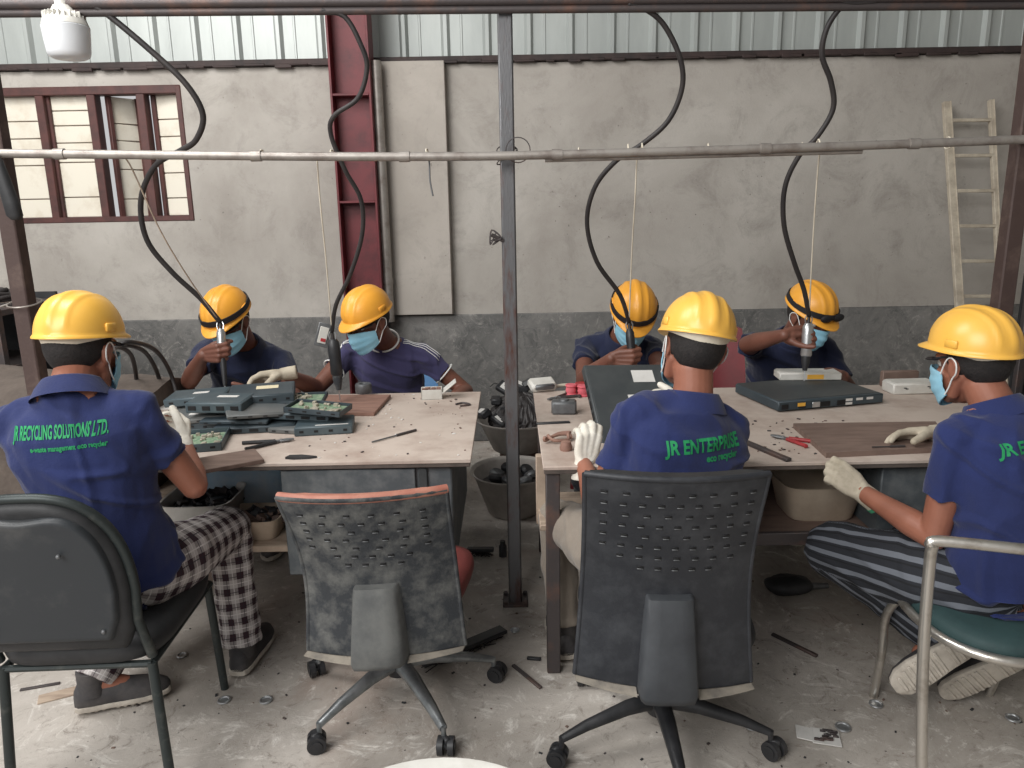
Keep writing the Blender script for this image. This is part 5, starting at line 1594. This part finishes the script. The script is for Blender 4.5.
m2 = MB(); m2.box((fw_ / 2, dd_ / 2 + .01, sw_h + .0005), (fw_ * .97, dd_ * .95, .002), Fs, .001); B('cover_plate', m2, M['dark_case'], sb)
for x, w in ((.22, .03), (.42, .06), (.60, .05), (.06, .03)):
    m2 = MB(); m2.box((fw_ * x, -.001, sw_h * .5), (w, .003, .020), Fs, .001); B('port', m2, M['dark_hole'], sb)
m2 = MB(); m2.box((fw_ * .21, -.003, sw_h * .62), (.034, .001, .014), Fs); B('amber_label', m2, M['amber_label'], sb)
for x, z in ((.66, .70), (.76, .70), (.86, .70), (.66, .36)):
    m2 = MB(); m2.box((fw_ * x, -.003, sw_h * z), (.030, .001, .010), Fs); B('white_label', m2, M['white_label'], sb)
m2 = MB(); m2.box((fw_ * .35, -.002, sw_h * .5), (.034, .002, .022), Fs, .001); B('socket_plate', m2, M['silver'], sb)
m2 = MB()
for x in (.1, .9):
    for y in (.1, .9): m2.tube([Fs @ V((fw_ * x, dd_ * y, 0)), Fs @ V((fw_ * x, dd_ * y, .004))], .009, 10)
B('rubber_feet', m2, M['black_rubber'], sb)
zt_ = TT + sw_h + .0015
p = at(807, 378, Z=zt_); wb_ = thing('white_box', (p.x, p.y, zt_), 'flat white box with amber sticker on top of the network switch', 'box'); F = T(p.x, p.y, zt_) @ rot(0, 0, -4)
m2 = MB(); m2.box((0, 0, .016), (.265, .10, .032), F, .004); m2.box((0, 0, .033), (.25, .088, .003), F, .001); B('shell', m2, M['white_plastic'], wb_)
m2 = MB(); m2.box((.02, -.0505, .016), (.07, .001, .020), F); B('amber_sticker', m2, M['amber_label'], wb_)
# second white box
p = at(905, 392, Z=TT); w2 = thing('white_box', (p.x, p.y, TT), 'white box with small dark marks near the back right of the right bench', 'box'); F = T(p.x + .02, p.y, TT) @ rot(0, 0, 2)
m2 = MB(); m2.box((0, 0, .024), (.20, .10, .048), F, .006); m2.box((0, 0, .049), (.18, .085, .003), F, .001); B('shell', m2, M['white_plastic'], w2)
m2 = MB()
for x, z in ((-.05, .03), (-.042, .026), (.06, .028), (.052, .034), (.066, .034)): m2.box((x, -.0505, z), (.012, .001, .004), F @ rot(0, 0, 0))
B('marks', m2, M['black_plastic'], w2)
p = at(893, 379, Z=TT + .02); m2 = MB(); m2.box((0, 0, .035), (.16, .03, .07), T(p.x, RY1 - .03, TT) @ rot(0, 0, 0), .004); tag(B('brown_block', m2, M['wood']), 'narrow brown bar standing behind the white box at the bench back', 'block')
# brown board under the glove
a, b, c, d = P75(793, 428), P75(935, 426), P75(952, 452), P75(826, 458)
m2 = MB(); m2.prism([(q.x, q.y) for q in (d, c, b, a)], .018, T(0, 0, TT)); tag(B('wooden_board', m2, M['wood'], origin=(d.x, d.y, TT)), 'flat brown board under the right worker\'s grey glove', 'board')
stick('flat_file', (905, 446), (872, 447), .004, M['rust_dark'], 'thin dark file lying on the brown board at right', 'file', z=TT + .018)
m2 = MB(); a = P75(744, 443); b = P75(789, 462); fm = frame(a.lerp(b, .5) + V((0, 0, .006)), b - a, (0, 0, 1)); m2.box((0, 0, 0), ((b - a).length, .012, .022), fm, .002); tag(B('steel_bar', m2, M['rust_dark']), 'rusty flat bar lying left of the red handled pliers', 'bar')
# left corner: white adapter box, cord, block, pink spool, knot of wire
p = P75(541, 388); F = T(p.x, p.y - .04, TT) @ rot(0, 0, 18); r0_ = thing('white_adapter', (p.x, p.y, TT), 'open white plastic case at the back left of the right bench', 'adapter')
m2 = MB(); m2.box((0, 0, .020), (.12, .075, .04), F @ rot(20, 0, 0) @ T(0, 0, .01), .010); B('shell', m2, M['white_plastic'], r0_)
m2 = MB(); m2.box((0, -.034, .028), (.09, .02, .026), F @ rot(20, 0, 0) @ T(0, 0, .01), .006); B('inset', m2, M['dull_metal'], r0_)
m2 = MB(); m2.tube(catmull([F @ V((.06, 0, .01)), F @ V((.11, .01, .01)), F @ V((.17, .0, .008)), F @ V((.22, -.04, .008))], 5), .008, 8); B('plug_lead', m2, M['liner'], r0_)
p = P75(559, 413); m2 = MB(); F = T(p.x + .02, p.y, TT) @ rot(0, 0, -4); m2.box((0, 0, .026), (.10, .07, .052), F, .008); m2.lathe([(.001, .05), (.02, .05), (.018, .058), (.001, .058)], 16, F); tag(B('grey_block', m2, M['dull_metal']), 'grey brown metal block on the left end of the right bench', 'block')
flat('metal_strip', 553, 422, TT, .13, .02, .006, 6, M['black_plastic'], 'flat black blade lying before the grey brown block', 'blade')
p = P75(571, 395); sp_ = thing('thread_spool', (p.x + .01, p.y - .01, TT), 'bundle of pink and red thread beside the raised dark case', 'spool')
for i, (dx, dy, mt) in enumerate(((0, 0, 'pink'), (.045, .03, 'red_grip'), (.05, -.02, 'pink'))):
    m2 = MB(); F = T(p.x + dx, p.y + dy, TT) @ rot(0, 0, i * 20); m2.lathe([(.001, 0), (.026, 0), (.027, .006), (.020, .010), (.024, .024), (.020, .038), (.026, .042), (.024, .048), (.001, .048)], 20, F); B('thread_roll', m2, M[mt], sp_, 50)
pliers(556, 398, 215, 'rusty pliers open beside the pink thread', M['rust_dark'], .12, sp_=10)
p = P75(557, 441); m2 = MB(); r_ = random.Random(9)
pts = [V((p.x + .05 * math.cos(t) + r_.uniform(-.012, .012), p.y + .03 * math.sin(t * 1.4) + r_.uniform(-.01, .01), TT + .008 + r_.uniform(0, .02))) for t in np.arange(0, 9, .8)]
m2.tube(catmull(pts, 4), .006, 7); tag(B('wire_coil', m2, M['red_grip'] if 0 else M['wood_red']), 'tangle of red brown wire at the left front of the right bench', 'wire')
p = P75(566, 450); m2 = MB(); m2.lathe([(.001, 0), (.02, 0), (.022, .01), (.016, .03), (.001, .032)], 16, T(p.x, p.y, TT)); tag(B('copper_coil', m2, M['wood_red']), 'small copper coloured coil beside the tangle of wire', 'coil')

# ------------------------------------------------------------ basins of chargers between the benches
def basin(cx, cy, z, r, h, label):
    m2 = MB(); m2.lathe([(.001, .0), (r * .55, .0), (r * .62, .01), (r * .97, h - .01), (r * 1.04, h), (r * 1.04, h - .006), (r * .98, h - .02), (r * .95, h - .012), (r * .6, .02), (.001, .015)], 40, T(cx, cy, z))
    return tag(B('metal_basin', m2, M['basin'], origin=(cx, cy, z), smooth=50), label, 'basin')
LBX, LBY, UBX, UBY = at(513, 470, Y=3.74).x, 3.74, at(517, 420, Y=4.12).x, 4.12
basin(LBX, LBY, 0, .215, .235, 'lower grey basin of dark round parts on the floor between the two benches')
m2 = MB(); m2.box((UBX + .03, UBY + .05, .11), (.26, .26, .22), bev=.006); m2.box((UBX + .03, UBY - .082, .11), (.22, .01, .03), bev=.002); m2.box((UBX + .03, UBY - .082, .17), (.22, .01, .03), bev=.002)
tag(B('wooden_crate', m2, M['wood']), 'brown crate under the upper basin between the benches', 'crate')
basin(UBX, UBY, .22, .225, .19, 'upper grey basin heaped with black adapters between the two benches')
def adapter(x, y, z, rx, ry, rz, s, label, mi, mat='black_plastic', lab=True):
    root = thing('power_adapter', (x, y, z), label, 'adapter', 'black power adapters heaped in the upper basin'); F = T(x, y, z) @ rot(rx, ry, rz)
    m2 = MB(); m2.box((0, 0, s[2] / 2), s, F, .007); B('case', m2, M[mat], root)
    if lab: m2 = MB(); m2.box((0, 0, s[2] + .0004), (s[0] * .55, s[1] * .6, .0008), F); B('label', m2, M['white_label'], root)
    m2 = MB(); m2.tube(catmull([F @ V((s[0] / 2 - .004, 0, s[2] / 2)), F @ V((s[0] / 2 + .02, .01, s[2] / 2)), F @ V((s[0] / 2 + .03, .035, .0))], 4), .0035, 6); B('lead', m2, M['black_rubber'], root)
r_ = random.Random(21)
ap = [(485, 413, 'with a framed white label at the left rim'), (496, 400, 'leaning upright at the left back'), (499, 419, 'with a pale blue label at the front left'), (512, 405, 'half hidden behind the middle post'), (519, 386, 'topmost, tilted on the back of the heap'), (530, 384, 'beside the topmost one at the back right'), (505, 387, 'standing at the back left of the heap'), (505, 411, 'in the middle of the heap'), (520, 418, 'at the front right of the heap'), (520, 402, 'right of the middle of the heap')]
for i, (px, py, w) in enumerate(ap):
    q = at(px, py, Y=3.98 + .22 * (425 - py) / 45)
    adapter(q.x, q.y, q.z - .02, r_.uniform(-40, 10), r_.uniform(-30, 30), r_.uniform(0, 180), (r_.uniform(.09, .13), r_.uniform(.055, .075), r_.uniform(.03, .045)), 'black power adapter ' + w, 0, lab=(i % 2 == 0))
m2 = MB(); m2.loft([ell_ring(V((UBX + .02, UBY, z)), V((1, 0, 0)), V((0, 1, 0)), a_, a_, 40, 2) for z, a_ in ((.30, .12), (.385, .195), (.43, .185), (.50, .13), (.545, .07), (.56, .02))])
me_ = m2.mesh('m'); bmm = bmesh.new(); bmm.from_mesh(me_); bmesh.ops.subdivide_edges(bmm, edges=bmm.edges, cuts=2, use_grid_fill=True); bmm.to_mesh(me_); bmm.free()
folds(me_, .014, 3, (40, 40, 40)); tag(put('cable_scraps', me_, M['black_rubber'], smooth=0), 'dark tangle of leads and scraps filling the upper basin', 'scraps', kind='stuff')
wh = ('at the right rim', 'at the back right', 'at the back', 'at the back left', 'at the left rim', 'at the front left', 'at the front right')
for i in range(7):
    t = i * .9; q = V((LBX + .10 * math.cos(t), LBY + .10 * math.sin(t), .175 + .008 * (i % 3)))
    m2 = MB(); m2.lathe([(.001, 0), (.03, 0), (.042, .012), (.042, .026), (.03, .04), (.001, .042)], 18, T(*q) @ rot(r_.uniform(-40, 40), r_.uniform(-40, 40), 0)); tag(B('round_part', m2, M['dull_metal'] if i % 3 == 0 else M['black_plastic']), 'round dark part lying in the lower basin ' + wh[i], 'part', 'round dark parts in the lower basin')
m2 = MB(); m2.loft([ell_ring(V((LBX, LBY, z)), V((1, 0, 0)), V((0, 1, 0)), a_, a_, 30, 2) for z, a_ in ((.08, .12), (.16, .17), (.18, .12), (.185, .03))]); tag(B('dark_grit', m2, M['black_rubber']), 'dark scraps filling the lower basin', 'scraps', kind='stuff')

# ------------------------------------------------------------ bins and sacks on the shelves
def tray(name, cx, cy, z, w, d, h, mat, label, flare=1.15, fill=None):
    root = thing(name, (cx, cy, z), label, 'tray')
    X, Yv = V((1, 0, 0)), V((0, 1, 0)); m2 = MB()
    m2.loft([ell_ring(V((cx, cy, z + zz)), X, Yv, w / 2 * k, d / 2 * k, 36, 5) for zz, k in ((0, .88), (.006, .92), (h - .008, flare * .98), (h, flare * 1.03), (h - .001, flare * .97), (h - .012, flare * .94), (.012, .88), (.010, .5))], 0, True)
    B('tub', m2, mat, root, 50)
    if fill:
        m2 = MB(); rr = random.Random(int(cx * 100)); 
        for _ in range(60):
            s_ = rr.uniform(.012, .04); m2.box((0, 0, 0), (s_ * 1.6, s_ * .7, s_ * .5), T(cx + rr.uniform(-.4, .4) * w, cy + rr.uniform(-.36, .36) * d, z + h * rr.uniform(.55, .9)) @ rot(rr.uniform(0, 60), rr.uniform(0, 60), rr.uniform(0, 180)), .002, mi=rr.choice((0, 0, 1)))
        m2.box((cx, cy, z + h * .35), (w * .8, d * .8, h * .5), None, .01)
        f_ = B('fill', m2, fill, root); f_['kind'] = 'stuff'
    return root
p = at(253, 520, Y=LY0 + .15); tray('parts_tray', p.x, LY0 + .17, SHZ, .20, .17, .075, M['beige_plastic'], 'low beige tray of dark scraps on the shelf under the left bench', 1.05, [M['black_plastic'], M['wood']])
p = at(183, 510, Y=2.42); tray('scrap_tub', p.x, LY0 + .22, SHZ, .24, .24, .13, M['white_plastic'], 'white round tub of black scraps beside the left worker\'s elbow', 1.05, [M['black_plastic'], M['black_rubber']])
m2 = MB(); p = at(244, 497, Y=LY0 + .42)
m2.loft([ell_ring(V((p.x - .02 + dx, p.y, SHZ + zz)), V((1, 0, 0)), V((0, 1, 0)), w * .8, d_ * .75, 30, 2.4) for zz, w, d_, dx in ((0, .24, .12, 0), (.03, .27, .14, 0), (.09, .27, .14, .0), (.15, .25, .12, .01), (.20, .22, .10, 0), (.225, .15, .06, 0))])
folds(me_ := m2.mesh('m'), .02, 8, (9, 9, 14)); tag(put('plastic_sack', me_, M['pale_blue'], smooth=180), 'pale blue plastic sack lying on the shelf under the left bench', 'sack')
p = at(812, 510, Y=RY0 + .3); tray('plastic_bin', at(815, 515, Y=RY0 + .25).x, RY0 + .27, S2, .245, .22, .13, M['beige_plastic'], 'beige plastic bin on the shelf under the right bench', 1.15)
# dark pouch with metal end on the floor
m2 = MB(); p = at(788, 592, Z=0); m2.sphere((p.x, p.y, .035), (.10, .07, .042), None); folds(me_ := m2.mesh('m'), .008, 2, (14, 14, 14)); me_.transform(T(0, 0, 0))
pz = thing('dark_pouch', (p.x, p.y, 0), 'black cloth bundle lying on the floor under the right bench', 'pouch'); put('bundle', me_, M['black_fabric'], pz, 180)
m2 = MB(); m2.tube([V((p.x + .08, p.y - .01, .03)), V((p.x + .16, p.y + .0, .025))], [.016, .011], 12); B('metal_end', m2, M['dull_metal'], pz)

# ------------------------------------------------------------ floor litter
def fstick(px0, py0, px1, py1, w, h, mat, name, label, cat):
    a = at(px0, py0, Z=h / 2); b = at(px1, py1, Z=h / 2); m2 = MB(); fm = frame(a.lerp(b, .5), b - a, (0, 0, 1)); m2.box((0, 0, 0), ((b - a).length, h, w), fm, min(w, h) * .2)
    m2.box(((b - a).length * .35, h * .5, 0), ((b - a).length * .1, h * .15, w * .6), fm, .0005)
    return tag(B(name, m2, mat), label, cat)
fstick(772, 634, 817, 656, .016, .010, M['rust_dark'], 'metal_strip', 'dark metal strip on the floor right of the large black chair', 'strip')
fstick(513, 665, 541, 688, .014, .008, M['rust_dark'], 'metal_strip', 'dark metal strip on the floor between the two office chairs', 'strip')
fstick(527, 658, 541, 659, .014, .010, M['black_plastic'], 'plastic_piece', 'tiny black piece on the floor near the right bench leg', 'scrap')
def brush(pa, pb, w, label):
    a = at(*pa, Z=.022); b = at(*pb, Z=.022); root = thing('brush', a.lerp(b, .5) - V((0, 0, .022)), label, 'brush'); fm = frame(a.lerp(b, .5), b - a, (0, 0, 1))
    L = (b - a).length; m2 = MB(); m2.box((0, .008, 0), (L, .016, w), fm, .004); B('handle', m2, M['black_plastic'], root)
    m2 = MB(); rr = random.Random(3)
    for i in range(40): m2.tube([fm @ V((rr.uniform(-.48, .48) * L, .002, rr.uniform(-.4, .4) * w)), fm @ V((rr.uniform(-.49, .49) * L, -.021, rr.uniform(-.45, .45) * w))], .0022, 4)
    bb = B('bristles', m2, M['black_rubber'], root); bb['kind'] = 'stuff'
brush((421, 666), (504, 631), .05, 'black brush bar lying beside the dusty orange edged chair')
brush((467, 551), (494, 551), .035, 'short black bar lying on the floor between the benches')
m2 = MB(); p = at(503, 556, Z=0); m2.lathe([(.001, 0), (.018, 0), (.018, .05), (.012, .06), (.012, .075), (.001, .077)], 16, T(p.x, p.y, 0)); tag(B('black_bottle', m2, M['black_plastic']), 'small black bottle standing on the floor beside the middle post', 'bottle')
def washer(px, py, r, label, tilt=0):
    p = at(px, py, Z=.004); m2 = MB(); m2.tube([p + V((r * math.cos(t), r * math.sin(t), 0)) for t in (2 * math.pi * j / 20 for j in range(20))], .0038, 8, loop=True); m2.lathe([(.001, -.003), (r * .9, -.003), (r * .9, 0), (.001, 0)], 18, T(*p))
    tag(B('metal_ring', m2, M['silver']), label, 'ring', 'small shiny rings on the floor')
washer(224, 700, .018, 'shiny ring on the floor right of the black padded chair leg'); washer(266, 700, .018, 'shiny ring on the floor left of the dusty chair casters')
washer(752, 726, .018, 'shiny ring on the floor above the right caster of the large chair'); washer(843, 727, .020, 'shiny ring on the floor right of the crumpled card')
washer(515, 630, .014, 'shiny ring on the floor at the foot of the middle post'); washer(876, 704, .018, 'shiny ring beside the front left leg of the chrome chair')
washer(182, 655, .015, 'shiny ring on the floor left of the worker\'s dark shoe'); washer(1013, 718, .018, 'shiny ring on the floor at the right edge')
p = at(815, 737, Z=0); m2 = MB(); F = T(p.x, p.y, .002) @ rot(0, 0, -15); m2.box((-.03, 0, .003), (.05, .06, .004), F @ rot(0, 6, 0), .001); m2.box((.03, 0, .003), (.08, .07, .004), F, .001); rr = random.Random(2)
for _ in range(20): m2.box((rr.uniform(0, .06), rr.uniform(-.025, .025), .009), (.016, .006, .006), F @ rot(0, 0, 0), .001, mi=1)
tag(B('crumpled_card', m2, [M['white_label'], M['rust_dark']]), 'torn white card with dark dirt on the floor near the bottom right', 'scrap')
p = at(70, 665, Z=0); 
fstick(38, 700, 78, 690, .05, .006, M['pale_wood'], 'cardboard_scrap', 'torn brown cardboard scrap on the floor under the black padded chair', 'scrap')
fstick(20, 690, 60, 683, .012, .006, M['rust_dark'], 'metal_strip', 'thin dark strip on the floor under the black padded chair', 'strip')

# white round drum at the bottom edge
dr = thing('round_drum', (-.155, 1.07, 0), 'white round drum top showing at the bottom edge', 'drum'); F = T(-.155, 1.07, 0)
m2 = MB(); m2.lathe([(.001, 0), (.25, 0), (.255, .01), (.262, .14), (.268, .145), (.262, .15), (.268, .29), (.274, .295), (.268, .30), (.272, .42), (.001, .42)], 48, F); B('drum_body', m2, M['pale_blue'], dr, 40)
m2 = MB(); m2.lathe([(.001, .42), (.283, .42), (.289, .425), (.289, .444), (.284, .45), (.270, .448), (.262, .443), (.001, .443)], 64, F); B('lid', m2, M['white_plastic'], dr, 40)

# ------------------------------------------------------------ clutter at the two ends, behind the posts
rk = thing('scrap_rack', (-2.75, 3.7, 0), 'dark rack of coiled hoses at the left edge behind the brown post', 'rack')
m2 = MB()
for x in (-3.3, -2.38):
    for y in (3.5, 4.0): m2.box((x, y, .57), (.04, .04, 1.14), bev=.003)
for z in (.45, .85, 1.12): m2.box((-2.84, 3.75, z), (.96, .54, .03), bev=.003)
B('frame', m2, M['rust_dark'], rk)
m2 = MB(); m2.box((-2.84, 4.0, .62), (.92, .02, 1.1)); B('back_sheet', m2, M['black_fabric'], rk)
for i, (x, z, r) in enumerate(((-2.60, 1.03, .12), (-2.66, 1.01, .13), (-2.95, 1.0, .13), (-2.58, .63, .13), (-2.9, .62, .14))):
    c = V((x, 3.56 + .03 * i, z)); m2 = MB()
    for k in range(4): m2.tube([c + V(((r - k * .018) * math.cos(t), k * .022, (r - k * .018) * math.sin(t))) for t in (2 * math.pi * j / 28 for j in range(28))], .013, 8, loop=True)
    tag(B('hose_coil', m2, M['black_rubber'], smooth=180), 'coil of black hose on the left edge rack, ' + ('upper shelf, nearest the post', 'upper shelf, middle', 'upper shelf, far left', 'lower shelf, nearest the post', 'lower shelf, far left')[i], 'hose', 'coils of black hose on the left rack')
for i, (x, y, r, w_) in enumerate(((-2.52, 3.68, .12, 'lying flat on top at the post'), (-2.80, 3.72, .13, 'lying flat on top at the picture edge'))):
    m2 = MB(); pts = [V((x + (r - .03 * (t / 20)) * math.cos(t) + .01 * math.sin(3 * t), y + (r - .03 * (t / 20)) * math.sin(t), 1.15 + .0035 * t + .008 * math.sin(2.3 * t))) for t in np.arange(0, 19, .35)]
    m2.tube(pts, .012, 8); tag(B('hose_coil', m2, M['black_rubber'], smooth=180), 'black hose coil on the left edge rack, ' + w_, 'hose', 'coils of black hose on the left rack')
# dusty covered heap in front of it
m2 = MB(); rg = []
for j in range(15):
    v = j / 14; row = []
    for i in range(25):
        u = i / 24; x = -2.75 + 1.25 * u; y = 2.95 + .55 * v
        z = .84 + .12 * math.sin(v * 3.0) * (1 - u * .5) - .06 * u + .03 * noise.noise(V((x * 5, y * 5, 0)))
        row.append(V((x, y, z)))
    rg.append(row)
m2.loft(rg, 0, False, closed=False); sk = [rg[0], [p + V((0, -.02, -.35)) for p in rg[0]], [V((p.x, p.y - .02, .02)) for p in rg[0]]]
m2.loft(sk, 0, False, closed=False); sd = [r[-1] for r in rg]; m2.loft([sd, [V((p.x + .02, p.y, .02)) for p in sd]], 0, False, closed=False)
hp = tag(B('covered_bench', m2, M['brown_fab'], smooth=180), 'bench under a dusty brown cover at the left edge behind the worker', 'bench')
rk = thing('equipment_rack', (2.75, 3.3, 0), 'black equipment rack at the right edge beyond the brown post', 'rack')
m2 = MB()
for x in (2.34, 2.98):
    for y in (3.1, 3.42): m2.box((x, y, .62), (.035, .035, 1.24), bev=.003)
for z in (.35, .62, .87, 1.20): m2.box((2.66, 3.26, z), (.68, .36, .025), bev=.003)
B('frame', m2, M['rust_dark'], rk)
m2 = MB(); m2.box((2.66, 3.44, .65), (.68, .015, 1.15)); B('back_sheet', m2, M['black_fabric'], rk)
c = V((2.37, 3.15, 1.213)); lp_ = thing('white_cup', c, 'small white cup on top of the black rack at the right edge', 'cup'); m2 = MB(); m2.lathe([(.001, 0), (.026, 0), (.030, .01), (.036, .07), (.037, .075), (.034, .073), (.028, .012), (.001, .01)], 24, T(*c)); B('cup_body', m2, M['white_plastic'], lp_, 50)
for i, (x, z, r) in enumerate(((2.44, 1.03, .12), (2.70, 1.02, .13), (2.46, .75, .10))):
    c = V((x, 3.12 + .03 * i, z)); m2 = MB()
    for k in range(4): m2.tube([c + V(((r - k * .018) * math.cos(t), k * .022, (r - k * .018) * math.sin(t))) for t in (2 * math.pi * j / 28 for j in range(28))], .011, 8, loop=True)
    tag(B('cable_coil', m2, M['black_rubber'], smooth=180), 'coil of black cable on the rack at the right edge, ' + ('upper left', 'upper right', 'lowest and smallest')[i], 'cable', 'coils of black cable on the right rack')
# bright yard wall seen through the window gaps
m2 = MB(); m2.box((-3.2, 8.0, .5), (5, .2, 1.0)); tag(B('yard_wall', m2, M['cream'], origin=(-3.2, 8, 0)), kind='structure')
